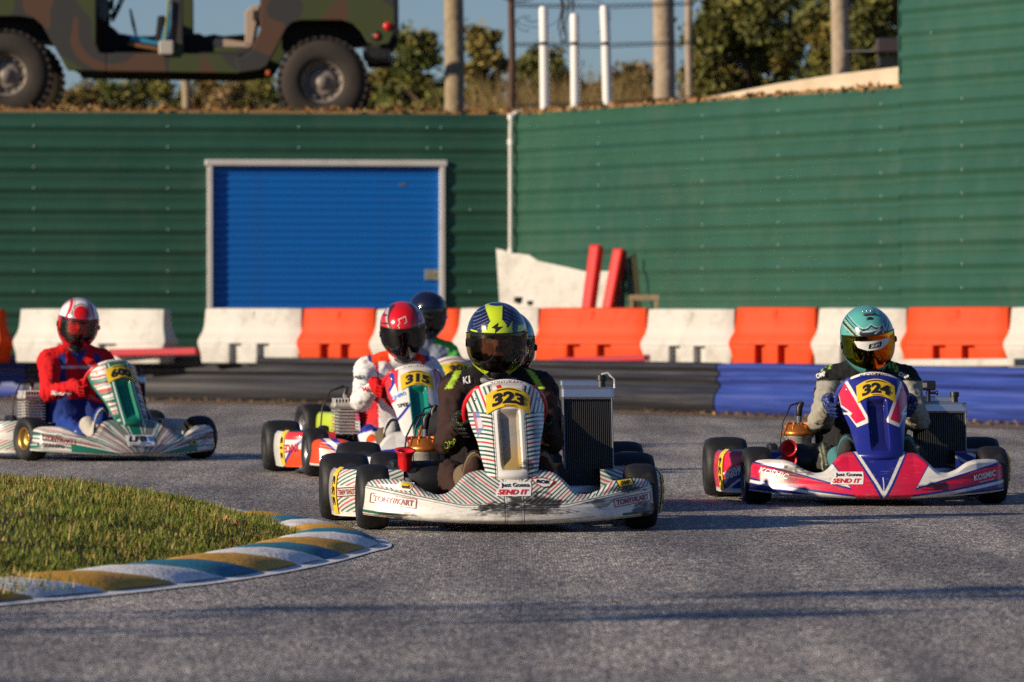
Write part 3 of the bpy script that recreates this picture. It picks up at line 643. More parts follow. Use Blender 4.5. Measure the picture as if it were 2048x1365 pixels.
# start of the first block so that a white/ochre border falls at px 235
pb = W(238, 0, GND(1191)).xy; sref = min((al[i] for i in range(NK)), key=lambda s: (kat(s)[0] - pb).length)
seq = {0: M_KW}; order = [M_KY, M_KW, M_KT, M_KY, M_KW, M_KT, M_KY, M_KW, M_KT, M_KY, M_KW, M_KT, M_KY, M_KW, M_KT, M_KY, M_KW]
BL = .47; blocks = []; s = sref
for m in order:
    if s + BL > tot: break
    blocks.append((s, s + BL * (1.15 if m is M_KY else .95), m)); s = blocks[-1][1]
s = sref
for m in (M_KW, M_KY, M_KT, M_KW, M_KY): blocks.append((s - BL, s, m)); s -= BL
for a, b, m in blocks:
    if a < 0: continue
    q = MB(); vs = []; NS = 8; prof = [(.045, .006), (.06, .02), (.12, .044), (.2, .058), (.28, .058), (.34, .048), (KW + .03, .0)]
    for i in range(NS + 1):
        u = i / NS; s = a + .004 + (b - a - .008) * u; sw = (.10 if 1 else 0)
        hs = .8 + .2 * math.sin(math.pi * min(1, u * 1.15)) ** .6
        for d, z in prof:
            p, nn = kat(min(tot, max(0, s - (d - .05) * .9))); e = .0 if 0 < i < NS else .006
            vs.append((*(p + nn * d), .008 + max(0, z * hs - e)))
    K = len(prof); q.add(vs, [(i * K + k, i * K + k + 1, (i + 1) * K + k + 1, (i + 1) * K + k) for i in range(NS) for k in range(K - 1)], True)
    q.add([vs[k] for k in range(K)] + [(vs[0][0], vs[0][1], 0), (vs[K - 1][0], vs[K - 1][1], 0)], [tuple(range(K)) + (K + 1, K)]); q.build('kerb_block', m, ko)
# ---- grass mound inside the kerb
def mound_z(d, x=0., y=0.):
    t = 1 - math.exp(-max(0, d - KW) / .55); return .03 + .19 * t + t * .11 * (float(fbm(np.array([x]), np.array([y * .5]), 2.6, 14)[0]) - .45)
gv = []; ND = 26; dd = [KW - .04 + 3.2 * (k / ND) ** 1.6 for k in range(ND + 1)]
gm = MB(); inner = Vector((-4.6, 21.5))
for i in range(ns + 1):
    s = tot * i / ns; p, nn = kat(s)
    for k, d in enumerate(dd):
        t = (d - dd[0]) / 3.2; q = (p + nn * KW).lerp(inner, t ** 1.1) if False else p + nn * min(d, 9)
        q = (p + nn * dd[0]).lerp(inner, (d - dd[0]) / 3.3); de = (q - p).length
        gv.append((q.x, q.y, mound_z(de, q.x, q.y) - (.04 if k == 0 else 0)))
K = ND + 1
gm.add(gv, [(i * K + k, i * K + k + 1, (i + 1) * K + k + 1, (i + 1) * K + k) for i in range(ns) for k in range(ND)], True)
tag(gm.build('grass_mound', mat('soil', (.05, .045, .015), .95, col2=(.09, .055, .025), vscale=6)), kind='structure')
GV = np.array(gv).reshape(ns + 1, K, 3)
nb = 130000; iu = RNG.random(nb) * (ns - 1); ku = (RNG.random(nb) ** 1.15) * (ND * .86); i0 = iu.astype(int); k0 = ku.astype(int); fu = (iu - i0)[:, None]; fk = (ku - k0)[:, None]
base = (GV[i0, k0] * (1 - fu) + GV[i0 + 1, k0] * fu) * (1 - fk) + (GV[i0, k0 + 1] * (1 - fu) + GV[i0 + 1, k0 + 1] * fu) * fk
ex = []
for _ in range(2600):      # grass creeping over the kerb at the left
    s_ = random.uniform(0, sref - .1); d_ = random.uniform(.03, .42); p_, n_ = kat(s_); q_ = p_ + n_ * d_
    if random.random() < .25 + .75 * (1 - s_ / sref): ex.append((q_.x, q_.y, .02 + .045 * min(1, d_ / .2)))
base = np.concatenate([base, np.array(ex)])
px_ = base[:, 0] / base[:, 1] * F + 1024; keep = (px_ > -160) & (base[:, 1] < 27); base = base[keep]; nb = len(base)
clump = fbm(base[:, 0], base[:, 1] * .6, 4.2, 4); cl2 = vnoise(base[:, 0], base[:, 1] * .7, 14., 5); h = (.014 + .10 * np.clip(clump - .24, 0, 1) * (.35 + .65 * cl2) * RNG.random(nb) ** .7) * (1 + .5 * (RNG.random(nb) < .05)); az = RNG.random(nb) * 6.283; ln = RNG.uniform(.1, .75, nb); wd = RNG.uniform(.0013, .0032, nb)
dx, dy = np.cos(az), np.sin(az); up = np.array([0, 0, 1.])
def bl(t, side): # point along a bending blade
    o = (ln * h * t ** 1.8)[:, None] * np.stack([dx, dy, 0 * dx], 1) + (h * t * (1 - .18 * ln * t))[:, None] * up
    return base + o + (side * wd * (1 - t * .8))[:, None] * np.stack([-dy, dx, 0 * dx], 1)
co = np.stack([bl(0, -1), bl(0, 1), bl(.55, -1), bl(.55, 1), bl(1, -.4), bl(1, .4)], 1).reshape(-1, 3); b6 = np.arange(nb)[:, None] * 6
qd = np.concatenate([b6 + np.array([0, 1, 3, 2]), b6 + np.array([2, 3, 5, 4])])
me = fast_mesh('grass', co, qd, True); patchn = fbm(base[:, 0], base[:, 1] * .6, 3.4, 8)[:, None]; dry = (RNG.random((nb, 1)) < (.12 + 2.2 * np.clip(patchn - .48, 0, .25)))
gc = np.where(dry, np.array([[.42, .29, .09]]), np.array([[.175, .215, .025]])) * RNG.uniform(.45, 1.4, (nb, 1))
paint(me, np.repeat(gc, 6, 0)); mg = mat('grass_blades', attr=True, rough=.55, spec=.35); mg.node_tree.nodes['Principled BSDF'].inputs['Subsurface Weight'].default_value = 0.0; me.materials.append(mg)
tag(link('grass', me), 'short green and dry grass on the kerbed island', 'grass', kind='stuff')
# ================================================================== KARTS
# kart space: origin on the ground under the front axle, nose towards -y, z up
FW = .585
_fx = np.array([0, .13, .175, .205, .235, .262, .30, .345, .39, .43, .50, .545, .572, .585]); _fz = np.array([.246, .243, .232, .207, .172, .152, .147, .163, .193, .206, .208, .204, .188, .165])
_sx = np.linspace(0, .585, 300); _sz = np.interp(_sx, _fx, _fz); _kk = np.exp(-np.linspace(-2, 2, 25) ** 2); _kk /= _kk.sum(); _sz = np.convolve(np.pad(_sz, 12, mode='edge'), _kk, 'valid')
def ftop(x): return np.interp(np.abs(x), _sx, _sz)
def fbot(x): return .034 + .03 * (np.abs(x) / FW) ** 2
def fy(x, z):
    a = np.abs(x) / FW; zb = fbot(x); y = -.43 + .24 * a ** 2.0
    k = 1.05 - .75 * np.clip((a - .25) / .5, 0, 1); y = y + k * np.clip(z - .10, 0, 1) + .25 * np.clip(z - .05, 0, .05)
    y = y + .022 * np.clip(1 - (z - zb) / .022, 0, 1) ** 2 + .07 * np.clip((a - .92) / .08, 0, 1) ** 2
    y = y + .03 * np.clip(1 - (ftop(x) - z) / .02, 0, 1) ** 2
    # pressed crease between lip and wings
    cz = .105 + .075 * np.clip((a - .35) / .65, 0, 1); y = y - .006 * np.exp(-((z - cz) / .008) ** 2) * np.clip((a - .3) / .2, 0, 1)
    return y
def fsurf(a, b): return np.stack([a, fy(a, b) - .0032, b], 1)
_nz = np.array([.205, .212, .225, .25, .30, .35, .40, .44, .50, .535, .56, .578, .588]); _nw = np.array([.045, .080, .098, .108, .118, .126, .142, .152, .158, .150, .125, .085, .045])
_snz = np.linspace(.205, .588, 200); _snw = np.interp(_snz, _nz, _nw); _snw = np.convolve(np.pad(_snw, 6, mode='edge'), np.hanning(15)[1:-1] / np.hanning(15)[1:-1].sum(), 'valid'); _snw[0] = .03; _snw[-1] = .03
def nwid(z): return np.interp(z, _snz, _snw)
def ny(x, z):
    y = -.335 + .86 * (z - .205) - .25 * (z - .205) ** 2; y = y + 3.6 * x ** 2 * (1 + 1.5 * np.clip(np.abs(x) - .1, 0, 1) * 10)
    cw = .046 + .012 * (z - .25); ch = np.clip((cw - np.abs(x)) / .018, 0, 1); ch = ch * ch * (3 - 2 * ch); e = np.clip((z - .235) / .06, 0, 1) * np.clip((.492 - z) / .05, 0, 1); e = e * e * (3 - 2 * e)
    y = y + .042 * ch * e; y = y + .03 * np.clip((.235 - z) / .03, 0, 1) ** 2 + .03 * np.clip((z - .565) / .023, 0, 1) ** 2
    return y
def nsurf(a, b): return np.stack([a, ny(a, b) - .0035, b], 1)
def nose_arch(a, b): return np.stack([a, ny(a, .533 - 4.4 * a * a + b) - .006, .533 - 4.4 * a * a + b], 1)
def nose_arch2(a, b): return np.stack([a, ny(a, .533 - 4.4 * a * a + b) - .0085, .533 - 4.4 * a * a + b], 1)
_pp = np.array([(.40, .235), (.47, .235), (.54, .25), (.60, .288), (.645, .35), (.668, .44), (.673, .55), (.672, .66), (.662, .80), (.63, .86), (.42, .86)])
def _smooth(P, it=2):
    for _ in range(it):
        Q = [P[0]]
        for i in range(len(P) - 1): Q += [P[i] * .75 + P[i + 1] * .25, P[i] * .25 + P[i + 1] * .75]
        Q.append(P[-1]); P = np.array(Q)
    return P
_ps = _smooth(_pp); _pl = np.concatenate([[0], np.cumsum(np.linalg.norm(np.diff(_ps, axis=0), axis=1))])
_tn = np.gradient(_ps, axis=0); _tn /= np.linalg.norm(_tn, axis=1)[:, None]; _pn = np.stack([_tn[:, 1], -_tn[:, 0]], 1)
def psurf(sx, off=.003):
    def f(a, b):
        x = np.interp(a, _pl, _ps[:, 0]); y = np.interp(a, _pl, _ps[:, 1]); nx = np.interp(a, _pl, _pn[:, 0]); ny_ = np.interp(a, _pl, _pn[:, 1])
        bul = .012 * np.sin(np.pi * np.clip((b - .05) / .19, 0, 1)) - .03 * np.clip((b - .205) / .04, 0, 1) ** 2
        return np.stack([sx * (x + nx * (bul + off)), y + ny_ * (bul + off), b], 1)
    return f
def kart_wheel(r, wd, rimr, mrim, parent, loc, steer=0.):
    wroot = empty('wheel', loc, steer); wroot.parent = parent; h = wd / 2
    MB().lathe([(rimr, -h * .72), (rimr + .012, -h * .86), (r * .72, -h), (r * .90, -h * .93), (r * .965, -h * .72), (r * .995, -h * .45), (r, 0), (r * .995, h * .45), (r * .965, h * .72), (r * .90, h * .93), (r * .72, h), (rimr + .012, h * .86), (rimr, h * .72)], axis='X', n=48).build('tyre', M_RUBBER, wroot)
    for s in (-1, 1): pass
    MB().lathe([(rimr + .002, -h * .74), (rimr + .006, -h * .80), (rimr - .006, -h * .80), (rimr - .012, -h * .5), (.045, -h * .25), (.02, -h * .28), (0, -h * .3)], axis='X', n=32).build('rim', mrim, wroot)
    MB().lathe([(rimr + .002, h * .74), (rimr + .006, h * .80), (rimr - .006, h * .80), (rimr - .012, h * .5), (.045, h * .25), (.02, h * .28), (0, h * .3)], axis='X', n=32).build('rim', mrim, wroot)
    return wroot
def sheet(name, nu, nv, fn, col, parent, solid=.005, m=M_PAINT):
    u, v = np.meshgrid(np.linspace(0, 1, nu), np.linspace(0, 1, nv), indexing='ij'); P, A, B = fn(u.ravel(), v.ravel())
    me = fast_mesh(name, P, grid_faces(nu, nv)); paint(me, col(A, B)); me.materials.append(m); o = link(name, me, parent)
    if solid:
        md = o.modifiers.new('thickness', 'SOLIDIFY'); md.thickness = solid; md.offset = -1
    return o
def mixc(base, mask, c):
    mask = np.asarray(mask, np.float32); mask = mask[:, None]; return base * (1 - mask) + np.array(c, np.float32)[None] * mask
def flat(n, c): return np.tile(np.array(c, np.float32), (n, 1))
CREAM = (.74, .72, .66); TGREEN = (.012, .13, .085); TDARK = (.03, .055, .05); TRED = (.55, .035, .05)
STEER_C = Vector((0, .10, .474)); STEER_N = Vector((0, .78, .625)); STEER_U = Vector((0, -.625, .78)); STEER_R = .16
def steer_pt(a, rr=STEER_R): return STEER_C + Vector((1, 0, 0)) * (rr * math.cos(a)) + STEER_U * (rr * math.sin(a) * (.9 if math.sin(a) > .75 else 1))
def kart(label, loc, yaw, st, steer=0., wheelang=0.):
    k = empty('go_kart', (loc[0], loc[1], 0), R(yaw)); tag(k, label, 'go kart', 'racing karts on the track')
    # --- bodywork
    fa = sheet('front_fairing', 560, 130, lambda u, v: (lambda x, z: (np.stack([x, fy(x, z), z], 1), x, z))((u * 2 - 1) * FW, fbot((u * 2 - 1) * FW) + (ftop((u * 2 - 1) * FW) - fbot((u * 2 - 1) * FW)) * v), st['fair'], k)
    def back(u, v):     # the inside of the fairing, closing it to the rear
        x = (u * 2 - 1) * FW * .985; z = fbot(x) + .01 + (ftop(x) - fbot(x) - .014) * v; return np.stack([x, fy(x, z) + .05 + .06 * (1 - v), z], 1), x, z
    sheet('fairing_back', 60, 12, back, lambda a, b: flat(len(a), (.05, .05, .05)), k, 0)
    nf = lambda u, v: (lambda z: (lambda x: (np.stack([x, ny(x, z), z], 1), x, z))((u * 2 - 1) * nwid(z)))(.205 + .383 * v)
    no = sheet('nose_panel', 190, 230, nf, st['nose'], k)
    pl = sheet('number_plate', 30, 12, lambda u, v: (nose_arch((u * 2 - 1) * .088, (v * 2 - 1) * .038), u, v), lambda a, b: flat(len(a), (.8, .53, .02) if st.get('num') else (.6, .6, .6)), no, 0)
    if st.get('num'):
        lettering(st['num'], .047, nose_arch2, M_BLK, no, (.0, -.002), name='digits', width=.132, bold=.05, shear=.08)
        decal('plate_line', *patch(rect(0, .031, .09, .004)), nose_arch2, M_BLK, no); decal('plate_line', *patch(rect(.005, -.033, .05, .003)), nose_arch2, M_DRED, no)
    for sx in (-1, 1):
        for zz in (.52,): MB().lathe([(0, -.003), (.006, -.002), (.007, .002)], (sx * .125, float(ny(np.array([.125]), np.array([zz]))[0]) - .001, zz), 'Y', 10).build('bolt', M_STEEL, no)
    for sx in (-1, 1):
        def pf_(u, v, sx=sx):
            a = u * _pl[-1]; b = .042 + .19 * v; return psurf(sx, 0)(a, b), a, b
        po = sheet('side_pod', 200, 80, pf_, (lambda a, b, sx=sx: st['pod'](a, b, sx)), k, 0)
        top = MB(); ring = psurf(sx, -.001)(np.linspace(0, _pl[-1], 30), np.full(30, .2315)); top.add([tuple(map(float, q)) for q in ring], [tuple(range(30))]); top.build('pod_lid', M_BLACK if not st.get('lid') else st['lid'], po)
        if st.get('podnum'):
            for (a, w_) in ((.345, .062),): decal('number_panel', *patch(rect(a, .145, w_, .19)), psurf(sx, .005), M_YEL, po); lettering(st['podnum'], .034, psurf(sx, .0075), M_BLK, po, (a, .145), R(90 if sx < 0 else -90), name='digits', width=.12, bold=.03)
        for fn in st.get('poddec', ()): fn(po, sx)
    st['decals'](k, fa, no)
    # --- chassis
    fr = MB()
    for sx in (-1, 1): fr.tube([(sx * .2, -.3, .06), (sx * .24, -.1, .055), (sx * .36, .2, .055), (sx * .36, .8, .055), (sx * .32, 1.2, .08)], .015, 8); fr.tube([(sx * .27, 0, .075), (sx * .46, 0, .1)], .016, 8); fr.tube([(sx * .36, .3, .055), (sx * .6, .35, .08), (sx * .62, .78, .08), (sx * .36, .82, .055)], .011, 8)
    for y in (-.3, .2, .55, .95): fr.tube([(-.36 if y > 0 else -.2, y, .055), (.36 if y > 0 else .2, y, .055)], .014, 8)
    fr.tube([(-.36, -.16, .09), (-.27, -.27, .09), (.27, -.27, .09), (.36, -.16, .09)], .01, 8)
    fr.build('frame', st.get('framemat', M_BLUEMET), k)
    MB().box((0, .15, .035), (.5, .75, .008)).build('floor_tray', M_GREY, k)
    MB().tube([(-.55, 1.045, .14), (.55, 1.045, .14)], .025, 14).build('rear_axle', M_STEEL, k)
    rb = MB(); rb.tube([(-.62, 1.22, .15), (-.6, 1.29, .15), (-.3, 1.31, .15), (.3, 1.31, .15), (.6, 1.29, .15), (.62, 1.22, .15)], .06, 10); rb.build('rear_bumper', M_BLACK, k)
    for sx in (-1, 1):
        kart_wheel(.131, .128, .066, st['rim'], k, (sx * .538, 0, .131), R(wheelang)); kart_wheel(.142, .205, .066, st['rim'], k, (sx * .60, 1.045, .142))
        sp = MB(); sp.cyl((sx * .44, 0, .08), (sx * .44, 0, .17), .018); sp.cyl((sx * .44, 0, .131), (sx * .52, 0, .131), .013); sp.build('stub_axle', M_STEEL, k)
    # seat
    se = MB(); vs = []; NU, NV = 20, 16
    for i in range(NU):
        u = i / (NU - 1); yy = .36 + .44 * min(1, u * 1.5) + .03 * max(0, u - .6); zz = .06 + .02 * (u < .3) + .44 * max(0, (u - .42) / .58) ** 1.15
        for j in range(NV):
            a = -1.35 + 2.7 * j / (NV - 1); wd = .19 + .015 * u; lift = .10 * (1 - math.cos(a)) * (1.1 if u < .6 else .25)
            vs.append((math.sin(a) * wd, yy - (.09 * (1 - math.cos(a)) if u > .55 else 0), zz + lift))
    se.add(vs, [(i * NV + j, i * NV + j + 1, (i + 1) * NV + j + 1, (i + 1) * NV + j) for i in range(NU - 1) for j in range(NV - 1)], True)
    so = se.build('seat', st.get('seatmat', M_BLACK), k, fix=False); md = so.modifiers.new('t', 'SOLIDIFY'); md.thickness = .008
    # pedals
    for sx in (-1, 1): MB().tube([(sx * .12, -.14, .07), (sx * .12, -.17, .16), (sx * .12, -.18, .2), (sx * .17, -.18, .2)], .008, 8).build('pedal', M_CHROME, k)
    # steering wheel (turned by steer)
    sw = MB(); pts = [steer_pt(2 * math.pi * i / 48) for i in range(48)]
    sw.tube(pts, .0145, 10, closed=True); swo = sw.build('steering_wheel', st.get('gripmat', M_RED), k)
    arc = [steer_pt(R(a)) for a in range(52, 131, 6)]; MB().tube(arc, .016, 12).build('wheel_top_pad', M_SILV, swo)
    hub = MB(); hub.lathe([(0, 0), (.035, 0), (.035, .02), (0, .02)], axis='Z', n=20)
    for a in (90, 200, 340): hub.box(Vector((.07 * math.cos(R(a)), .07 * math.sin(R(a)), .01)), (.15, .028, .008), Matrix.Rotation(R(a), 3, 'Z'))
    q = Matrix((Vector((1, 0, 0)), STEER_U, STEER_N)).transposed(); ho = hub.build('wheel_spokes', M_BLACK, swo, loc=STEER_C - STEER_N * .01, rot=q.to_euler())
    MB().tube([STEER_C, (0, -.12, .13)], .01, 8).build('steering_column', M_STEEL, k)
    pad = lambda a, b: np.array([tuple(steer_pt(R(90) - x / STEER_R, STEER_R + y) + Vector((0, -.0195, .006))) for x, y in zip(a, b)])
    if st.get('wheeltext'): lettering(st['wheeltext'], .015, pad, M_DRED, swo, (0, .001), width=.13, bold=.02)
    # engine on the driver's right
    e = empty('engine', (-.315, .66, 0)); e.parent = k
    MB().bbox((0, 0, .13), (.17, .2, .13), .02).build('crankcase', M_ALU, e)
    if st['engine'] == 'water':
        MB().lathe([(.056, 0), (.06, .01), (.06, .085), (.07, .09), (.07, .1)], (.03, 0, .2), 'Z', 28).build('cylinder', M_ALU, e)
        hd = MB(); hd.lathe([(.076, 0), (.08, .006), (.08, .018), (.07, .024), (.062, .05), (.045, .056), (.03, .05), (.02, .06), (0, .06)], (.03, 0, .298), 'Z', 30)
        for i in range(6): a = i * 1.047; hd.cyl((.03 + .06 * math.cos(a), .06 * math.sin(a), .31), (.03 + .06 * math.cos(a), .06 * math.sin(a), .345), .009, n=8)
        for i in range(9): a = i * .698; hd.box((.03 + .045 * math.cos(a), .045 * math.sin(a), .345), (.03, .006, .03), Matrix.Rotation(a, 3, 'Z'))
        hd.build('cylinder_head', M_ORANGE, e); MB().cyl((.03, 0, .35), (.03, 0, .40), .013).build('spark_plug', M_CHROME, e)
        MB().tube([(.03, 0, .39), (.032, -.005, .43), (.045, .0, .455)], [.014, .016, .012], 10).build('plug_cap', M_BLACK, e)
        MB().tube([(.045, 0, .455), (-.01, -.02, .44), (-.05, -.04, .36), (-.065, -.05, .25), (-.09, -.05, .19)], .0045, 6).build('ignition_cable', M_BLACK, e)
        MB().tube([(.075, -.05, .35), (.12, -.06, .38), (.2, .0, .36)], .012, 8).build('water_hose', M_BLUEMET, e)
        cb = MB(); cb.lathe([(.03, 0), (.03, .05), (.022, .055), (.022, .09)], (-.02, -.15, .19), 'Y', 16); cb.cyl((-.02, -.12, .16), (-.02, -.12, .25), .022); cb.build('carburettor', M_ALU, e)
        ab = MB(); ab.lathe([(0, -.13), (.06, -.13), (.082, -.11), (.085, .06), (.075, .08), (0, .085)], (.03, -.34, .185), 'X', 26); ab.bbox((-.05, -.34, .2), (.09, .15, .13), .03); ab.build('airbox', M_BLACK, e); MB().lathe([(0, -.012), (.034, -.01), (.038, 0), (.038, .03)], (-.075, -.42, .165), 'Y', 22).build('airbox_cap', M_GREY, e)
        for i in range(2):
            c = Vector((-.075 + .0 * i, -.40 + i * .1, .25)) if not st.get('airfront') else Vector((-.05, -.44, .235 - i * .055))
            d = Vector((.0, -.15, .6)).normalized() if not st.get('airfront') else Vector((-.2, -1, .25)).normalized()
            t_ = MB(); rot_ = d.to_track_quat('Z', 'Y').to_matrix()
            pr = [(.024, -.02), (.026, .03), (.028, .045), (.04, .06), (.041, .064), (.03, .06), (.021, .03), (.0, .02)]
            b0 = MB().lathe(pr, axis='Z', n=22); t_.add([c + rot_ @ Vector(v) for v in b0.v], b0.f, True); t_.build('intake_trumpet', M_RED, e)
    else:
        cy = MB()
        for i in range(9): cy.bbox((.02, 0, .2 + i * .0175), (.135, .135, .0075), .003)
        cy.bbox((.02, 0, .27), (.105, .105, .16), .02); cy.build('finned_cylinder', M_ALU, e)
        hd = MB()
        for i in range(8): hd.bbox((-.04 + i * .0175, 0, .385), (.0065, .13, .05), .003)
        hd.bbox((.02, 0, .372), (.14, .14, .03), .01); hd.build('cylinder_head', M_ALU, e)
        MB().cyl((.02, 0, .40), (.02, 0, .435), .013).build('spark_plug', M_CHROME, e)
        MB().tube([(.02, 0, .43), (.03, .0, .47), (.01, 0, .475), (-.06, -.02, .45), (-.11, -.04, .36), (-.12, -.05, .25), (-.11, -.05, .17)], [.014, .014, .008, .005, .005, .005, .005], 8).build('ignition_cable', M_BLACK, e)
        ab = MB(); ab.lathe([(0, -.1), (.05, -.1), (.06, -.08), (.06, .06), (0, .07)], (-.0, -.28, .16), 'X', 22); ab.build('airbox', M_BLACK, e)
        for i in range(2): MB().lathe([(.016, -.02), (.02, .03), (.028, .035), (.018, .028), (0, .02)], (-.03 + i * .06, -.335, .185), 'Z', 16).build('intake_trumpet', M_BLACK, e)
    ex = MB(); ex.tube([(.05, .1, .24), (.1, .25, .2), (.12, .42, .16), (.05, .6, .16)], [.022, .04, .05, .04], 12); ex.build('exhaust', M_STEEL, e)
    MB().bbox((-.09, .06, .2), (.05, .12, .12), .015).build('chain_guard', M_BLACK, e)
    # radiator on the driver's left
    if st.get('rad'):
        x0, x1, z0, z1, y = st['rad']; r = empty('radiator', ((x0 + x1) / 2, y, 0)); r.parent = k; r.rotation_euler = (R(-8), 0, R(st.get('radyaw', 0))); wd = x1 - x0
        MB().box((0, .012, (z0 + z1 - .05) / 2), (wd - .012, .012, z1 - z0 - .05)).build('core', M_BLK, r)
        n = 24; tb = MB()
        for i in range(n): tb.box((-wd / 2 + .012 + (wd - .024) * i / (n - 1), -.002, (z0 + z1 - .05) / 2), (.0022, .02, z1 - z0 - .05))
        tb.build('fins', mat('radiator_fin', (.12, .115, .105), .45, .6), r)
        for sx in (-1, 1): MB().bbox((sx * (wd / 2 - .004), 0, (z0 + z1 - .04) / 2), (.006, .05, z1 - z0 - .02), .002).build('side_rail', mat('rail_grey', (.25, .26, .28), .4, .8), r)
        MB().bbox((0, .004, z1 - .025), (wd + .012, .062, .055), .012).build('top_tank', mat('tank_aluminium', (.6, .61, .63), .3, .9), r)
        MB().bbox((-.02, .02, z1 + .018), (wd - .03, .05, .032), .008).build('overflow_tank', mat('tank_aluminium'), r)
        MB().bbox((0, .004, z0 + .01), (wd + .01, .055, .04), .01).build('bottom_tank', mat('tank_aluminium'), r)
        cp = MB(); cp.cyl((wd * .3, 0, z1 - .01), (wd * .3, 0, z1 + .03), .016, n=16); cp.cyl((wd * .3, 0, z1 + .03), (wd * .3, 0, z1 + .05), .022, n=12); cp.build('filler_cap', M_BLACK, r)
        if st.get('hose'): MB().tube([(wd * .3, 0, z1 + .055), (wd * .42, 0, z1 + .062), (wd * .55, 0, z1 + .035), (wd * .56, 0, z1), (wd * .45, 0, z1 - .02)], .0055, 8).build('overflow_hose', M_HOSE, r)
        MB().tube([(-wd / 2, .03, z0 + .04), (-wd / 2 - .1, .03, z0 + .02), (-wd / 2 - .2, .0, .14)], .014, 8).build('coolant_hose', M_BLACK, r)
    return k
# ------------------------------------------------------------------ liveries
def scuff(c, x, z, cx, cz, rx, rz, amt=.95, o=0, col=(.012, .012, .013), s=70):
    d = 1 - ((x - cx) / rx) ** 2 - ((z - cz) / rz) ** 2; n = fbm(x * .35, z * 1.3, s * 1.3, o) * .6 + fbm(x, z, 30, o + 5) * .4; m = np.clip((d * .75 + (n - .5) * 3.2) * 2.2, 0, 1) * amt * np.clip(.55 + fbm(x * .2, z * 2, 150, o + 9), 0, 1); m[d < -.6] = 0; return mixc(c, m, col)
def tony_stripes(x, z, base, kx, curve, per=.0158, o=0.):
    p = z - kx * np.abs(x) - curve * x * x + o; i = np.floor(p / per).astype(int); f = p / per - i; ln = np.clip((.23 - np.abs(f - .5)) / .07 + .5, 0, 1); kind = i % 4
    c = base; c = mixc(c, ln * (kind == 0), TGREEN); c = mixc(c, ln * (kind == 1), TDARK); c = mixc(c, ln * (kind == 2), TGREEN); return mixc(c, ln * (kind == 3), TRED)
def t_crease(x): return .105 + .075 * np.clip((np.abs(x) / FW - .35) / .65, 0, 1)
def tony_fair(x, z):
    a = np.abs(x); c = flat(len(x), CREAM); up = z > t_crease(x) + .008
    s = tony_stripes(x, z, flat(len(x), CREAM), .62, .6); s2 = tony_stripes(x, z, flat(len(x), CREAM), 1.35, .0, .021); s = np.where((a > .33)[:, None], s2, s); c = np.where((up & (a > .035))[:, None], s, c)
    c = mixc(c, (np.abs(a - .037) < .0018), TDARK); c = mixc(c, (np.abs(a - .028) < .001), TDARK)
    c = mixc(c, (np.abs(z - t_crease(x) - .004) < .0018) & (a > .05), TDARK); c = mixc(c, (np.abs(z - t_crease(x) + .006) < .001) & (a > .05), TDARK)
    c = mixc(c, (a > .44) & (z < fbot(x) + .022) & (z > fbot(x) + .011), TGREEN); c = mixc(c, (a > .42) & (np.abs(z - fbot(x) - .005) < .0014), TGREEN)
    c = mixc(c, np.clip(1 - (z - fbot(x)) / .014, 0, 1) * .6, (.5, .38, .2))
    c = scuff(c, x, z, -.07, .105, .10, .024, o=1); c = scuff(c, x, z, .085, .118, .12, .038, o=2); c = scuff(c, x, z, .02, .082, .20, .018, .8, o=3); c = scuff(c, x, z, .345, .115, .055, .02, .75, o=4)
    c = scuff(c, x, z, .53, .085, .06, .03, .95, o=5); c = scuff(c, x, z, .46, .165, .08, .012, .9, o=6); c = scuff(c, x, z, -.46, .068, .08, .016, .95, o=7); c = scuff(c, x, z, .0, .06, .5, .02, .35, o=8, col=(.25, .2, .15))
    n = fbm(x * .2, z * 3, 90, 9); return mixc(c, np.clip((n - .66) * 5, 0, .5), (.16, .14, .12))
def tony_nose(x, z):
    a = np.abs(x); c = tony_stripes(x, z, flat(len(x), CREAM), .55 * 1.0, -2.2 * 1.0, .0165, .003); band = a < .062 + .012 * (z - .25)
    steep = z > .47; c2 = tony_stripes(x, z, flat(len(x), CREAM), 3.2, 0, .06, .0); c = np.where((steep & (a > .07))[:, None], c2, c)
    c = np.where(band[:, None], flat(len(x), CREAM), c); c = mixc(c, np.abs(a - .066 - .012 * (z - .25)) < .002, TDARK); c = mixc(c, np.abs(a - .059 - .012 * (z - .25)) < .0012, TDARK)
    ins = (a < .040) & (z > .245) & (z < .485); low = np.clip((.36 - z) / .08, 0, 1); c = mixc(c, ins * 1., (.36, .32, .26)); c = mixc(c, ins * low, (.45, .31, .1)); c = mixc(c, (z > .575) * .7, (.55, .53, .48))
    c = mixc(c, pmask(x, z, [(-.138, .47), (-.118, .475), (-.1, .41), (-.125, .37)]) * .8, (.12, .2, .42)); c = mixc(c, pmask(x, z, [(-.133, .445), (-.11, .45), (-.105, .41), (-.125, .405)]) * .8, (.65, .6, .58)); c = mixc(c, pmask(x, z, [(-.138, .47), (-.128, .472), (-.12, .40), (-.127, .39)]) * .7, (.5, .05, .08))
    c = scuff(c, x, z, .06, .25, .03, .03, .8, o=11); return scuff(c, x, z, .11, .4, .02, .04, .55, o=12, col=(.1, .2, .16))
def tony_pod(a, b, sx):
    c = flat(len(a), CREAM); p = b + .4 * a; i = np.floor(p / .017).astype(int); f = p / .017 - i; ln = np.clip((.22 - np.abs(f - .5)) / .09 + .5, 0, 1); c = mixc(c, ln * (i % 4 != 3), TGREEN); c = mixc(c, ln * (i % 4 == 3), TRED); return mixc(c, (b < .06) | ((b > .12) & (b < .165) & (a < .31)), CREAM)
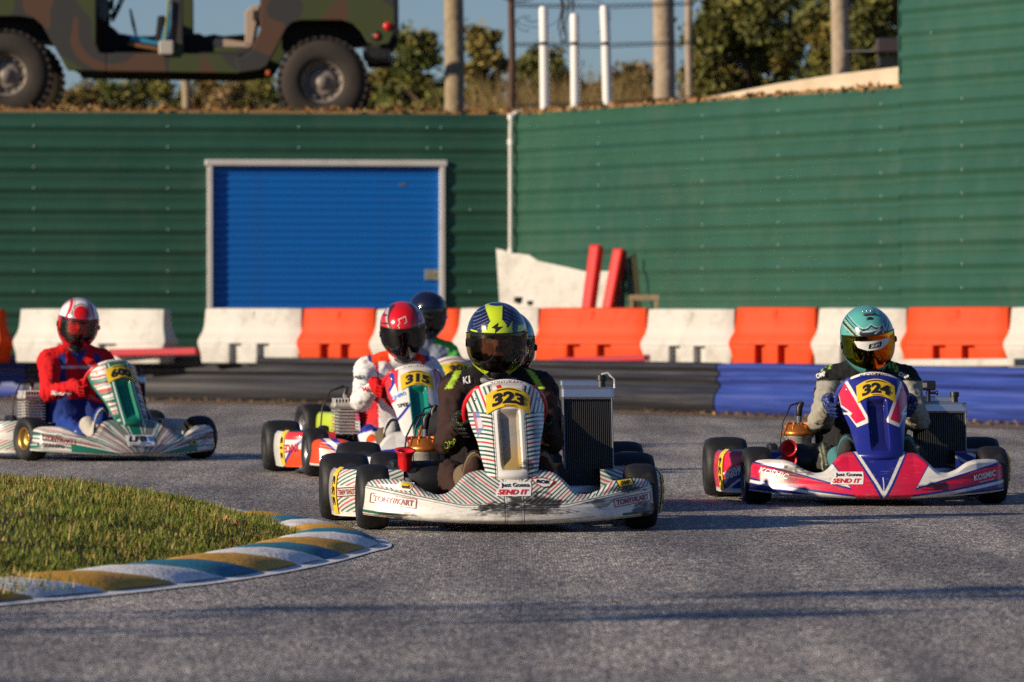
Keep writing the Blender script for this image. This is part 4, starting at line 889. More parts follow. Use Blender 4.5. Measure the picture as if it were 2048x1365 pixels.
def framed(txt, at, w_, h_, rot, fn, parent, m=M_DRED):
    for p in (rect(at[0] - math.sin(rot) * h_ / 2, at[1] + math.cos(rot) * h_ / 2, w_, .003, rot), rect(at[0] + math.sin(rot) * h_ / 2, at[1] - math.cos(rot) * h_ / 2, w_, .003, rot), rect(at[0] - math.cos(rot) * w_ / 2, at[1] - math.sin(rot) * w_ / 2, .003, h_, rot), rect(at[0] + math.cos(rot) * w_ / 2, at[1] + math.sin(rot) * w_ / 2, .003, h_, rot)): decal('badge_frame', *patch(p), fn, m, parent)
    lettering(txt, h_ * .68, fn, m, parent, at, rot, width=w_ * .88, bold=.03)
fs2 = lambda a, b: np.stack([a, fy(a, b) - .0062, b], 1)
fs3 = lambda a, b: np.stack([a, fy(a, b) - .009, b], 1)
def just_gonna(fa, x, z, w_=.145, rot=0.):
    decal('sticker', *patch([(x - w_ * .5, z - .028), (x + w_ * .46, z - .028), (x + w_ * .5, z + .002), (x + w_ * .5, z + .027), (x - w_ * .36, z + .027), (x - w_ * .38, z + .004), (x - w_ * .46, z - .004)], 20), fsurf, M_WHITE, fa)
    lettering('Just Gonna', .021, fs2, M_BLK, fa, (x + w_ * .06, z + .013), 0, width=w_ * .78, bold=.025); lettering('SEND IT', .020, fs2, M_REDD, fa, (x - w_ * .01, z - .012), 0, width=w_ * .86, bold=.04, shear=.35)
def omp(fa, x, z, rot, w_=.075):
    decal('sticker', *patch(rect(x, z, w_, .034, rot, -.25)), fsurf, M_BLK, fa); decal('sticker', *patch(rect(x, z, w_ * .86, .024, rot, -.25)), fs2, M_YEL, fa); lettering('OMP', .017, fs3, M_BLK, fa, (x, z), rot, width=w_ * .6, bold=.04)
def tony_dec(k, fa, no):
    framed('TONY//KART', (-.47, .123), .175, .036, R(-7), fsurf, fa); framed('TONY//KART', (.485, .125), .16, .032, R(9), fsurf, fa)
    just_gonna(fa, .0, .172); omp(fa, .455, .193, R(8), .07)
    decal('sticker', *patch([(.072, .212), (.12, .217), (.168, .203), (.172, .195), (.15, .178), (.122, .174), (.09, .19)]), fsurf, M_DRED, fa); decal('sticker', *patch([(.08, .209), (.12, .212), (.163, .201), (.146, .182), (.122, .179), (.094, .192)]), fs2, M_WHITE, fa); lettering('ROK', .014, fs3, M_BLK, fa, (.122, .199), R(-5), width=.06, bold=.05, shear=.2)
    decal('sticker', *patch(rect(-.425, .181, .06, .034, R(-6), .5)), fsurf, M_WHITE, fa); decal('sticker', *patch(rect(-.421, .184, .042, .024, R(-6), .5)), fs2, M_YEL, fa); lettering('eni', .013, fs3, M_BLK, fa, (-.423, .18), R(-6), width=.03, bold=.04)
    decal('sticker', *patch(rect(-.035, .572, .018, .012, R(20))), nsurf, M_REDD, no)
def tk_pod(po, sx):
    framed('TONY KART', (.245, .142), .12, .034, R(-4), psurf(sx, .005), po)
st323 = dict(num='323', podnum='323', fair=tony_fair, nose=tony_nose, pod=tony_pod, decals=tony_dec, poddec=[tk_pod], rim=M_STEEL, engine='water', rad=(.275, .485, .13, .565, .50), hose=True, radyaw=3, wheeltext='TONY//KART', framemat=mat('green_frame', (.02, .2, .12), .35))
# 324
KPINK = (.68, .014, .06); KBLUE = (.014, .022, .22); KWH = (.76, .74, .69)
def kos_fair(x, z):
    a = np.abs(x); c = flat(len(x), KWH)
    ub = np.interp(a, [.0, .141, .588], [.045, .073, .196]); lb = np.interp(a, [0, .05, .307, .597], [.03, .043, .074, .128])
    band = (z < ub) & (z > lb); ubb = (z < ub + .0085) & (z > lb); c = mixc(c, ubb & (a > .12), KBLUE); c = mixc(c, band, KPINK)
    c = mixc(c, (z <= lb) & (z > lb - .010) & (a > .08), KBLUE); c = mixc(c, (z <= lb - .010) & (z > lb - .024) & (a > .1), KWH); c = mixc(c, (z <= lb - .024) & (a > .12), KBLUE); c = mixc(c, z < fbot(x) + .007, KWH)
    c = mixc(c, pmask(a, z, [(.252, .237), (.1, .262), (-.02, .03), (.12, .03), (.135, .062)]), KBLUE); c = mixc(c, pmask(a, z, [(.238, .232), (.135, .258), (.012, .03), (.12, .03), (.14, .07)]), KPINK)
    tri = pmask(x, z, [(-.140, .265), (.140, .265), (.004, .03), (-.004, .03)]); c = mixc(c, tri, KBLUE); tr1 = pmask(x, z, [(-.131, .265), (.131, .265), (.0, .036)]); c = mixc(c, tr1, KWH); tr2 = pmask(x, z, [(-.114, .265), (.114, .265), (.0, .062)]); c = mixc(c, tr2, KBLUE)
    c = mixc(c, (np.abs(x) < .0016) & (z < .13), KWH)
    c = scuff(c, x, z, -.43, .135, .12, .035, .75, o=21, col=(.10, .05, .035)); c = scuff(c, x, z, -.36, .175, .06, .02, .9, o=22, col=(.03, .03, .03)); c = scuff(c, x, z, .235, .088, .07, .022, .95, o=23); c = scuff(c, x, z, -.16, .125, .07, .03, .6, o=24, col=(.25, .2, .15)); c = scuff(c, x, z, .43, .205, .04, .03, .35, o=25, col=(.1, .09, .08))
    n = fbm(x * .25, z * 3, 80, 26); return mixc(c, np.clip((n - .7) * 5, 0, .4), (.25, .2, .16))
def kos_nose(x, z):
    a = np.abs(x); c = flat(len(x), KBLUE); P0 = [(.168, .575), (.122, .572), (.026, .372), (.095, .345), (.16, .45)]; P1 = [(.165, .575), (.127, .572), (.035, .378), (.096, .352), (.155, .45)]; P2 = [(.165, .562), (.136, .56), (.055, .388), (.10, .368), (.15, .45)]
    c = mixc(c, pmask(a, z, P1), KWH); c = mixc(c, pmask(a, z, P2), KPINK); c = mixc(c, pmask(a, z, [(.16, .46), (.112, .415), (.118, .405), (.15, .41)]), KWH); c = mixc(c, pmask(a, z, [(.16, .448), (.125, .418), (.15, .416)]), KBLUE)
    return mixc(c, (a < .04) & (z > .25) & (z < .48), (.012, .015, .13))
def kos_pod(a, b, sx):
    c = flat(len(a), KPINK); q = b - .11 + .55 * (a - .22); c = mixc(c, q < .03, KBLUE); c = mixc(c, np.abs(q - .03) < .008, KWH); c = mixc(c, np.abs(q + .02) < .006, KWH); c = mixc(c, b < .06, KWH); return mixc(c, b > .225, (.2, .08, .2))
def kos_dec(k, fa, no):
    just_gonna(fa, -.162, .128, .15); lettering('KOSMIC', .026, fsurf, M_WHITE, fa, (.478, .135), R(12), width=.115, bold=.03, shear=.2); lettering('RACING KART', .007, fsurf, M_WHITE, fa, (.488, .112), R(12), width=.075, bold=.01)
    lettering('KOSMIC', .026, fsurf, M_WHITE, fa, (-.48, .146), R(-14), width=.13, bold=.03, shear=.2)
def kp_(po, sx): lettering('KOSMIC', .042, psurf(sx, .005), M_WHITE, po, (.245, .13), R(-18), width=.12, bold=.03)
st324 = dict(num='324', podnum='324', fair=kos_fair, nose=kos_nose, pod=kos_pod, decals=kos_dec, poddec=[kp_], rim=M_STEEL, engine='water', airdark=True, airfront=True, rad=(.232, .49, .12, .455, .52), gripmat=mat('blue_grip', (.04, .05, .3), .5), wheeltext='KOSMIC')
# 600
def lev_fair(x, z):
    a = np.abs(x); c = flat(len(x), CREAM); ang = np.arctan2(z + .02, a + .02) + .35 * a; dist = np.hypot(a, z)
    p = ang * 26 + 1.0 * fbm(x, z, 14, 31); n = vnoise(p * 1.0, dist * 2.2, 1.7, 32); n2 = vnoise(p * 2.1, dist * 3, 1.7, 33)
    n3 = vnoise(p * 3.3, dist * 2, 1.7, 34); c = mixc(c, np.clip((n - .44) * 14, 0, 1), (.012, .15, .10)); c = mixc(c, np.clip((n2 - .62) * 9, 0, 1), (.5, .1, .08)); c = mixc(c, np.clip((n3 - .62) * 9, 0, 1), (.74, .72, .66)); c = mixc(c, np.clip((vnoise(p * 2.8, dist * 2, 1.7, 38) - .68) * 9, 0, 1), (.02, .09, .07))
    low = z < np.interp(a, [0, .1, FW], [.04, .05, .155]); c = mixc(c, low & (a > .12) & (a < .40), (.01, .17, .10)); c = mixc(c, low & (z > np.interp(a, [0, .1, FW], [.04, .05, .155]) - .008) & (a > .12), CREAM)
    c = mixc(c, (z < fbot(x) + .01), CREAM); cb = a < .045 + .1 * np.clip(z - .12, 0, 1); c = mixc(c, cb & (z > .1), (.01, .17, .10)); return mixc(c, (np.abs(a - .03 - .1 * np.clip(z - .12, 0, 1)) < .0035) & (z > .12), CREAM)
def lev_nose(x, z):
    a = np.abs(x); c = flat(len(x), CREAM); p = (z + .35 * a) * 42 + 1.0 * fbm(x, z, 16, 35); n = vnoise(p, a * 1.5, 1.7, 36); n2 = vnoise(p * 1.9, a * 2, 1.7, 37)
    n3 = vnoise(p * 3.1, a * 2, 1.7, 39); c = mixc(c, np.clip((n - .44) * 14, 0, 1), (.012, .15, .10)); c = mixc(c, np.clip((n2 - .64) * 9, 0, 1), (.5, .1, .08)); c = mixc(c, np.clip((n3 - .64) * 9, 0, 1), (.74, .72, .66)); cb = a < .078; c = mixc(c, cb, (.01, .17, .10)); c = mixc(c, np.abs(a - .062) < .004, CREAM); c = mixc(c, a > nwid(z) - .008, (.01, .17, .10)); return mixc(c, (a < .04) & (z > .25) & (z < .48), (.01, .22, .14))
def lev_dec(k, fa, no):
    framed('TONY/KART', (-.46, .13), .165, .034, R(-9), fsurf, fa); lettering('LEVANTO', .019, fsurf, M_BLK, fa, (-.50, .096), R(-8), width=.13, bold=.04); framed('TONY//KART', (.50, .135), .13, .03, R(12), fsurf, fa); omp(fa, .375, .106, R(10), .06)
    decal('sticker', *patch([(-.085, .09), (.09, .09), (.095, .155), (-.08, .155)], 20), fsurf, M_WHITE, fa); lettering('LFB', .034, fs2, M_BLK, fa, (-.012, .134), 0, width=.12, bold=.045, shear=.3); decal('sticker', *patch(rect(.072, .134, .028, .028)), fs2, M_BLUED, fa); decal('sticker', *patch(rect(.03, .109, .06, .008)), fs2, M_BLUED, fa); lettering('RACING TEAM', .008, fs2, M_BLK, fa, (-.035, .107), 0, width=.085, bold=.01); decal('sticker', *patch(rect(-.02, .096, .1, .005)), fs2, M_BLK, fa)
st600 = dict(num='600', podnum=None, fair=lev_fair, nose=lev_nose, pod=tony_pod, decals=lev_dec, rim=M_GOLD, engine='air', rad=(.25, .42, .12, .5, .55), wheeltext='TONY//KART', framemat=mat('green_frame'))
# 315
EOR = (.8, .07, .012); EBL = (.03, .035, .3)
def exp_fair(x, z):
    a = np.abs(x); c = flat(len(x), KWH); out = a > .24; n = fbm(x, z, 40, 41); c = mixc(c, out, EOR); c = mixc(c, out & (np.abs(np.sin(z * 420 + 20 * x + 6 * n)) < .22) & (z < .15), (.55, .045, .01))
    d = (z - .208) + 1.0 * (.535 - a); c = mixc(c, out & (d > -.005) & (d < .012), EBL); c = mixc(c, out & (d >= .012) & (d < .045), KWH); c = mixc(c, out & (d >= .045) & (d < .08), EBL)
    c = mixc(c, out & (z < fbot(x) + .012), KWH); c = mixc(c, ~out & (z < .17 - .1 * a) & (z > .145 - .1 * a), EBL); return mixc(c, ~out & (z < .145 - .1 * a), EOR)
def exp_nose(x, z):
    a = np.abs(x); c = flat(len(x), KWH); c = mixc(c, pmask(a, z, [(.17, .58), (.09, .59), (.1, .52), (.105, .42), (.17, .36)]), (.62, .03, .05)); c = mixc(c, pmask(a, z, [(.15, .56), (.115, .55), (.115, .47), (.14, .45), (.147, .46), (.13, .49), (.13, .53), (.15, .54)]), EBL); c = mixc(c, np.abs(z - .33 + 1.2 * (a - .1)) < .01, EBL); c = mixc(c, pmask(a, z, [(.115, .5), (.1, .42), (.13, .41), (.14, .45)]), (.75, .75, .75)); return mixc(c, (a < .052) & (z > .22) & (z < .49), (.005, .22, .17))
def exp_pod(a, b, sx):
    c = flat(len(a), KWH); c = mixc(c, (b > .19) & (a < .31), (.65, .04, .05)); c = mixc(c, (b - .11 + .9 * (a - .27) < .0) & (b < .14), EOR); return mixc(c, np.abs(b - .11 + .9 * (a - .27)) < .012, EBL)
def exp_dec(k, fa, no):
    lettering('UNIPRO', .018, nsurf, M_BLUED, no, (-.1, .435), R(25), width=.07, bold=.03); lettering('SPEK', .02, nsurf, M_BLK, no, (-.085, .385), R(12), width=.06, bold=.03)
def ep_(po, sx): lettering('RACE', .045, psurf(sx, .005), M_REDD, po, (.255, .145), R(-5), width=.10, bold=.03)
st315 = dict(num='315', podnum='315', fair=exp_fair, nose=exp_nose, pod=exp_pod, decals=exp_dec, poddec=[ep_], rim=M_STEEL, engine='air', wheeltext='TONY//KART')
# 301
YG = (.5, .62, .04)
def g_fair(x, z): return mixc(flat(len(x), (.7, .7, .7)), np.abs(x) > .3, YG)
def g_nose(x, z):
    a = np.abs(x); c = flat(len(x), (.6, .03, .05)); c = mixc(c, z > .47, YG); c = mixc(c, (z > .555) & (a < .12), (.72, .7, .68)); c = mixc(c, np.abs(z - .47) < .006, (.8, .8, .78)); return mixc(c, np.abs(z - .585 + 2 * a * a) < .004, (.6, .03, .05))
def g_pod(a, b, sx): c = flat(len(a), (.7, .7, .68)); c = mixc(c, a > .30, YG); return mixc(c, (b > .18) & (a < .3), (.62, .03, .12))
st301 = dict(num='301', podnum='301', fair=g_fair, nose=g_nose, pod=g_pod, decals=lambda *a: None, rim=M_STEEL, engine='air')
def b_pod(a, b, sx): c = flat(len(a), (.1, .16, .33)); c = mixc(c, (b > .21), (.7, .7, .72)); c = mixc(c, (np.abs(b - .20 + .3 * (a - .1)) < .01) & (a < .31), (.6, .05, .15)); return mixc(c, b < .09, (.7, .7, .7))
st33 = dict(num=None, podnum='33', fair=lambda x, z: mixc(flat(len(x), (.1, .16, .33)), z < .09, (.7, .7, .7)), nose=lambda x, z: mixc(flat(len(x), (.1, .16, .33)), np.abs(x) < .05, (.7, .7, .72)), pod=b_pod, decals=lambda *a: None, rim=M_STEEL, engine='water')
KARTS = dict(
    k323=kart('striped white and green kart 323 leading in the centre', (-.022, 22.83), 4.5, st323, wheelang=1.5),
    k324=kart('pink, white and blue kart 324 on the right', (1.655, 26.0), 2.3, st324, wheelang=2),
    k600=kart('green and white streaked kart 600 on the left', (-2.375, 34.1), 25, st600, wheelang=8),
    k315=kart('white, orange and blue kart 315 left of the leading kart', (-.522, 30.6), 9, st315, wheelang=2),
    k301=kart('yellow green and red kart 301 behind kart 315', (-.38, 37.0), 21, st301),
    k33=kart('blue kart mostly hidden right behind the leading kart', (-.02, 24.98), 4.5, st33))
# ================================================================== DRIVERS
def helm_shape(az, el, g=1.0):
    "az 0 = front (-y); el up; returns points of the shell"
    ce, se = np.cos(el), np.sin(el); p = 2.35
    ce2 = np.sign(ce) * np.abs(ce) ** (2 / p); se2 = np.sign(se) * np.abs(se) ** (2 / p)
    f = np.cos(az); ry = np.where(f > 0, .150 + .012 * np.clip(-se, 0, 1) , .158); rx = .126 - .012 * np.clip(se, 0, 1) ** 2 - .018 * np.clip(-se - .3, 0, 1)
    chin = np.clip(f, 0, 1) ** 3 * np.clip(-se, 0, 1); rz = np.where(se > 0, .146, .166 + .012 * np.clip(f, -1, 1))
    x = rx * ce2 * np.sin(az); y = -ry * ce2 * f - .018 * chin; z = rz * se2
    return np.stack([x, y, z], 1) * g
PORT_AZ, PORT_LO, PORT_HI = R(66), R(-30), R(13)
def helmet(parent, loc, rot, col, visor, extras=None, vis=(R(82), R(-33), R(17)), size=1.0):
    root = empty('helmet', loc); root.rotation_euler = rot; root.parent = parent; root.scale = (size,) * 3
    na, ne = 220, 130; az = np.linspace(-math.pi, math.pi, na); el = np.linspace(R(-58), R(90), ne); A, E = np.meshgrid(az, el, indexing='ij'); a, e = A.ravel(), E.ravel(); P = helm_shape(a, e); q = grid_faces(na, ne)
    ca, ce = a[q].mean(1), e[q].mean(1); port = (np.abs(ca) < PORT_AZ) & (ce > PORT_LO + .25 * (np.abs(ca) / PORT_AZ) ** 3 * .4) & (ce < PORT_HI); q = q[~port]
    me = fast_mesh('shell', P, q); co = coords(me); paint(me, col(a, e, co)); me.materials.append(M_HELM); sh = link('shell', me, root); md = sh.modifiers.new('t', 'SOLIDIFY'); md.thickness = .012; md.offset = -1
    # visor
    VA, VL, VH = vis; n1, n2 = 90, 26; u, v = np.meshgrid(np.linspace(-1, 1, n1), np.linspace(0, 1, n2), indexing='ij'); u, v = u.ravel(), v.ravel(); lo = VL + (R(16)) * np.abs(u) ** 3; hi = VH - R(7) * np.abs(u) ** 3
    Pv = helm_shape(u * VA, lo + (hi - lo) * v, 1.022); mv = fast_mesh('visor', Pv, grid_faces(n1, n2)); mv.materials.append(visor); vo = link('visor', mv, root)
    edge = [tuple(map(float, p)) for p in helm_shape(np.linspace(-1, 1, 40) * VA, VH - R(7) * np.abs(np.linspace(-1, 1, 40)) ** 3, 1.026)]; MB().tube(edge, .0022, 5).build('visor_edge', M_BLACK, root)
    ring = [tuple(map(float, p)) for p in helm_shape(np.linspace(-math.pi, math.pi, 60), np.full(60, R(-58)), 1.0)]; MB().tube(ring, .008, 8).build('neck_roll', M_BLACK, root)
    for s in (-1, 1):
        p = helm_shape(np.array([s * R(84)]), np.array([R(-4)]), 1.0)[0]; MB().lathe([(0, .012), (.012, .011), (.016, .004), (.017, -.005)], tuple(map(float, p)), 'X', 16).build('visor_pivot', M_BLACK, root).scale = (1, 1, 1)
    chin = MB()
    for i in range(5):
        pp = [tuple(map(float, t)) for t in helm_shape(np.linspace(R(-16), R(16), 7), np.full(7, R(-40 - i * 2.2)), 1.012)]; chin.tube(pp, .003, 5)
    chin.build('chin_vent', M_BLACK, root)
    if extras: extras(root)
    return root
def hsurf(g=1.006):
    "decal placed in front view (x, z) -> on the helmet front (solved on a fine grid)"
    az, el = np.meshgrid(np.linspace(R(-80), R(80), 161), np.linspace(R(-57), R(88), 146), indexing='ij'); P = helm_shape(az.ravel(), el.ravel(), g)
    def f(a, b):
        out = []
        for x, z in zip(a, b):
            d = (P[:, 0] - x) ** 2 + (P[:, 2] - z) ** 2; i = np.argsort(d)[:4]; w_ = 1 / (d[i] + 1e-7); w_ /= w_.sum(); out.append((x, float((P[i, 1] * w_).sum()), z))
        return np.array(out)
    return f
HS = hsurf(); HS2 = hsurf(1.012)
def glove_prims(hand):
    "fingers closed round the rim at angle hand (radians); returns prims"
    c = steer_pt(hand); t = (steer_pt(hand + .05) - steer_pt(hand - .05)).normalized(); n = STEER_N.copy(); r = (c - STEER_C).normalized(); sgn = 1 if c.x > 0 else -1
    up = t if t.z > 0 else -t; Q = lambda a, b, d: tuple(c + up * a + r * b + n * d)
    pr = [(Q(-.035, .034, .022), Q(.03, .034, .018), .021, .020, 0), (Q(-.03, .03, .035), Q(.022, .03, .03), .019, .018, 0)]
    for i, (a, ln, rr) in enumerate(((.036, .96, .0105), (.013, 1.04, .011), (-.010, 1.0, .0105), (-.032, .86, .0095))):
        p = [Q(a, .036, .012), Q(a, .038 * ln, -.018), Q(a - .002, .010, -.034 * ln), Q(a - .003, -.02 * ln, -.022)]
        for q in range(3): pr.append((p[q], p[q + 1], rr * (1.05 - .07 * q), rr * (1.0 - .09 * q), 1, None, .004))
    th = [Q(-.02, .03, .038), Q(.018, .012, .040), Q(.042, -.008, .028)]
    pr += [(th[0], th[1], .0135, .012, 2, None, .008), (th[1], th[2], .012, .0095, 2, None, .006)]
    wr = c + r * .03 + n * .075 + Vector((0, .01, -.03)); pr.append((Q(-.01, .034, .03), tuple(wr), .024, .030, 3, None, .02)); pr.append((tuple(wr), tuple(wr + (n * .04 + Vector((0, .01, -.012)))), .033, .036, 3, None, .012))
    return pr, wr
def cloth_folds(me, ti, co, pr):
    "press creases into sleeves, legs and torso along their length, deepest by the joints"
    n = np.empty(len(me.vertices) * 3, np.float32); me.vertices.foreach_get('normal', n); n = n.reshape(-1, 3); d = np.zeros(len(co), np.float32)
    for k, p in enumerate(pr):
        if p[4] not in ('sleeve', 'leg', 'torso', 'shoulder'): continue
        m = ti == k; q = co[m]; a = np.array(p[0], np.float32); b = np.array(p[1], np.float32); ax = b - a; L = np.linalg.norm(ax); ax = ax / L
        u = np.cross(ax, [0.3, .2, .9]); u /= np.linalg.norm(u); v = np.cross(ax, u); r = q - a; s = r @ ax; an = np.arctan2(r @ v, r @ u)
        w1 = vnoise(an * 1.2 + 7, s * 7, 1.0, k); w2 = vnoise(an * 2.4 + 3, s * 16, 1.0, k + 5); ph = s * (70 if p[4] != 'torso' else 38) + 5.0 * w1 + 2.2 * np.sin(an + k)
        cr = (1 - np.abs(np.sin(ph))) ** 1.5; ed = np.exp(-(np.minimum(s, L - s) / .07) ** 2); A = dict(sleeve=.009, leg=.009, torso=.006, shoulder=.003)[p[4]]
        d[m] = A * (.35 + .65 * ed) * (cr - .35) * (.4 + .9 * w2) + .008 * (w2 - .5)
    co = co + n * d[:, None]; me.vertices.foreach_set('co', co.astype(np.float32).ravel()); me.update(); return coords(me)
def driver(kt, label, suit, helm, glove, shoe, head=(0, .66, .765), lean=0., hands=(R(196), R(-16)), sh_z=.56, collar=None, elbow=(.285, .44, .36), body_back=.0, hrot=(R(12), 0, 0), emblem=None, sole=None, res=.0088):
    hx, hy, hz = head; pe = empty('person', kt.location); pe.rotation_euler = kt.rotation_euler; tag(pe, label, 'person', 'drivers seated in the karts')
    L = lean; B = body_back; W1 = (.0045, 95, 0.); pr = []
    T_, A_, G_, N_ = 'torso', 'sleeve', 'leg', 'head'
    for s in (-1, 1):
        pr += [((s * .07, .62, .155), (s * .095 + L * .5, .70 + B, .36), .115, .115, T_, (.003, 60, s)), ((s * .085 + L * .6, .70 + B, .38), (s * .09 + L, .695 + B, sh_z - .06), .115, .098, T_, (.003, 50, s + 2.))]
        sh = (s * .170 + L, .69 + B, sh_z - .035); wr = glove_prims(hands[0] if s < 0 else hands[1])[1]; el = (s * elbow[0] + L * .5, elbow[1] + B * .6, elbow[2])
        pr += [((s * .08 + L, .69 + B, sh_z), sh, .066, .067, 'shoulder'), (sh, el, .067, .053, A_, (.004, 85, s + 1.)), (el, tuple(wr + Vector((0, .03, -.005))), .053, .038, A_, (.004, 110, s))]
        pr += [((s * .10, .60, .15), (s * .205, .27, .20), .09, .060, G_, (.006, 55, s)), ((s * .205, .27, .20), (s * .165, -.0, .125), .058, .042, G_, (.005, 90, s + .5))]
    pr += [((L, .69 + B, sh_z), (hx, hy + .02, hz - .12), .07, .06, 'neck')]
    H = Vector(head); hr = Matrix.Rotation(hrot[2], 3, 'Z') @ Matrix.Rotation(hrot[1], 3, 'Y') @ Matrix.Rotation(hrot[0], 3, 'X')
    hp = lambda x, y, z: tuple(H + hr @ Vector((x, y, z)))
    pr += [(hp(0, .01, .03), hp(0, .02, .0), .092, .090, N_), (hp(0, -.02, -.03), hp(0, -.03, -.09), .075, .055, N_), (hp(0, -.085, .012), hp(0, -.113, -.028), .009, .014, 'nose', None, .012), (hp(-.045, -.075, .022), hp(.045, -.075, .022), .014, .014, 'brow', None, .02), (hp(-.022, -.078, -.066), hp(.022, -.078, -.066), .012, .012, 'mouth', None, .012)]
    me, ti, co = sdf_mesh('body', pr, res, .028); co = cloth_folds(me, ti, co, pr); tags = np.array([p[4] for p in pr])[ti]
    nrm = np.empty(len(me.vertices) * 3, np.float32); me.vertices.foreach_get('normal', nrm)
    c = suit(tags, co, nrm.reshape(-1, 3)); lc = (co - np.array(head, np.float32)) @ np.array(hr)
    isH = np.isin(tags, ['head', 'nose', 'brow', 'mouth']); skin = isH & (lc[:, 1] < -.02) & (lc[:, 2] > -.055) & (lc[:, 2] < .04) & (np.abs(lc[:, 0]) < .062)
    c[isH] = (.015, .015, .017); c[skin] = (.42, .2, .13)
    for s in (-1, 1):
        d = np.hypot((lc[:, 0] - s * .031) / .016, (lc[:, 2] - .004) / .008); c[isH & (d < 1) & (lc[:, 1] < -.03)] = (.5, .45, .42); c[isH & (d < .45) & (lc[:, 1] < -.03)] = (.02, .015, .012); c[isH & (np.abs(lc[:, 0] - s * .032) < .022) & (np.abs(lc[:, 2] - .022) < .004) & (lc[:, 1] < -.03)] = (.04, .02, .015)
    paint(me, c); me.materials.append(M_SUIT); bo = link('body', me, pe)
    ho = helmet(pe, head, hrot, *helm)
    for s in (0, 1):
        gp, wr = glove_prims(hands[s]); gm, gt, gc = sdf_mesh('glove', gp, .0042, .012); paint(gm, glove(np.array([p[4] for p in gp])[gt], gc, gc - np.array(steer_pt(hands[s])))); gm.materials.append(M_SUIT); link('glove', gm, pe)
        sx = -1 if s == 0 else 1; fx = sx * .150
        fp = [((fx, -.015, .10), (fx, -.02, .135), .045, .043, 0), ((fx - .004 * sx, -.03, .095), (fx - .012 * sx, -.10, .24), .038, .042, 1), ((fx - .012 * sx, -.10, .24), (fx - .016 * sx, -.112, .285), .043, .036, 1), ((fx, .0, .16), (fx + sx * .01, .05, .21), .047, .052, 2)]
        sm, stg, scn = sdf_mesh('shoe', fp, .006, .02); paint(sm, shoe(stg, scn)); sm.materials.append(M_SUIT); so = link('shoe', sm, pe)
        sole_ = MB(); ring = []
        for i in range(20):
            a = 2 * math.pi * i / 20; l = .5 - .5 * math.cos(a); ring.append(((fx - .012 * sx * l) + math.sin(a) * (.036 + .012 * l), -.075 - .075 * l, .075 + .235 * l))
        sole_.add([Vector(q) for q in ring] + [Vector(q) + Vector((0, .012, .004)) for q in ring], [tuple(range(20)), tuple(reversed(range(20, 40)))] + [(i, (i + 1) % 20, 20 + (i + 1) % 20, 20 + i) for i in range(20)]); sole_m = sole or mat('black_sole', (.03, .03, .03), .8); sole_.build('sole', sole_m, so)
    if collar:
        r_ = [tuple(H + Vector((.112 * math.sin(a), .035 - .085 * math.cos(a), -.178))) for a in np.linspace(-2.7, 2.7, 30)]; MB().tube(r_, .016, 10).build('neck_collar', collar, pe)
    if emblem: emblem(bo, co, nrm.reshape(-1, 3))
    return pe
def on_body(co, cx, cz, ymax=None):
    "front-view lettering on the suit: nearest body point seen from the front"
    def f(a, b):
        out = []
        for x, z in zip(a, b):
            d = (co[:, 0] - x) ** 2 + (co[:, 2] - z) ** 2; m = d < .018 ** 2
            y = float(co[m, 1].min()) if m.any() else float(co[d.argmin(), 1]); out.append((x, y - .006, z))
        out = np.array(out); return out
    return f
def blk(n): return np.tile(np.array((.02, .02, .022), np.float32), (n, 1))
# --- suits
def suit323(t, co, n):
    c = np.tile(np.array((.042, .022, .0185), np.float32), (len(co), 1)); c[np.isin(t, ['torso', 'neck', 'shoulder'])] = (.012, .0105, .011); a = np.abs(co[:, 0])
    e = (a > .15) & (a < .20) & (co[:, 2] > .53) & (t == 'shoulder'); sl_ = a + .6 * (co[:, 2] - .6); mk = np.clip((.015 - np.abs(sl_ - .166)) / .004, 0, 1) * (co[:, 2] > .555) * np.isin(t, ['shoulder', 'sleeve']); c = mixc(c, mk, (.4, .6, .05))
    return c
def suit324(t, co, n):
    c = np.tile(np.array((.34, .32, .26), np.float32), (len(co), 1)); a = np.abs(co[:, 0]); c[np.isin(t, ['torso', 'neck', 'shoulder', 'leg'])] = (.018, .018, .02)
    sl = (t == 'sleeve'); c[sl & (co[:, 2] < .335)] = (.02, .02, .022); c[sl & (co[:, 2] > .555)] = (.018, .018, .02)
    for k_, w_ in ((.150, .004), (.168, .003), (.182, .003)): c[np.isin(t, ['shoulder']) & (np.abs(a - k_ - .25 * (.58 - co[:, 2])) < w_)] = (.3, .5, .08)
    g = (t == 'leg') & (np.abs(np.abs(a - .2)) < .03) & (np.sin(a * 420) > .75); c[g] = (.28, .3, .2); c[(t == 'leg') & (co[:, 1] > .1) & ~g] = (.05, .045, .042); return c
def suit600(t, co, n):
    c = np.tile(np.array((.62, .012, .015), np.float32), (len(co), 1)); c[np.isin(t, ['leg'])] = (.018, .05, .26); c[np.isin(t, ['neck'])] = (.02, .06, .3)
    d = (t == 'torso'); c[d] = (.018, .045, .22); c[d & (np.abs(co[:, 0]) < .09) & (co[:, 2] > .36)] = (.6, .012, .015); c[(np.abs(co[:, 0]) < .13) & (np.abs(co[:, 2] - .55) < .008) & d] = (.6, .6, .6)
    c[(t == 'leg') & (co[:, 1] < .3) & (fbm(co[:, 0], co[:, 2], 30, 3) > .78)] = (.5, .5, .55); return c
def suit315(t, co, n):
    c = np.tile(np.array((.72, .71, .7), np.float32), (len(co), 1)); a = np.abs(co[:, 0]); c[(t == 'shoulder') & (a < .17)] = EOR; c[(t == 'shoulder') & (np.abs(a - .16) < .01)] = EBL; c[(t == 'torso') & (a > .12)] = (.6, .03, .04); l = (t == 'leg'); w_ = np.sin(co[:, 1] * 26 + co[:, 0] * 22); c[l & (w_ > .6)] = EBL; c[l & (w_ < -.6)] = EOR; return c
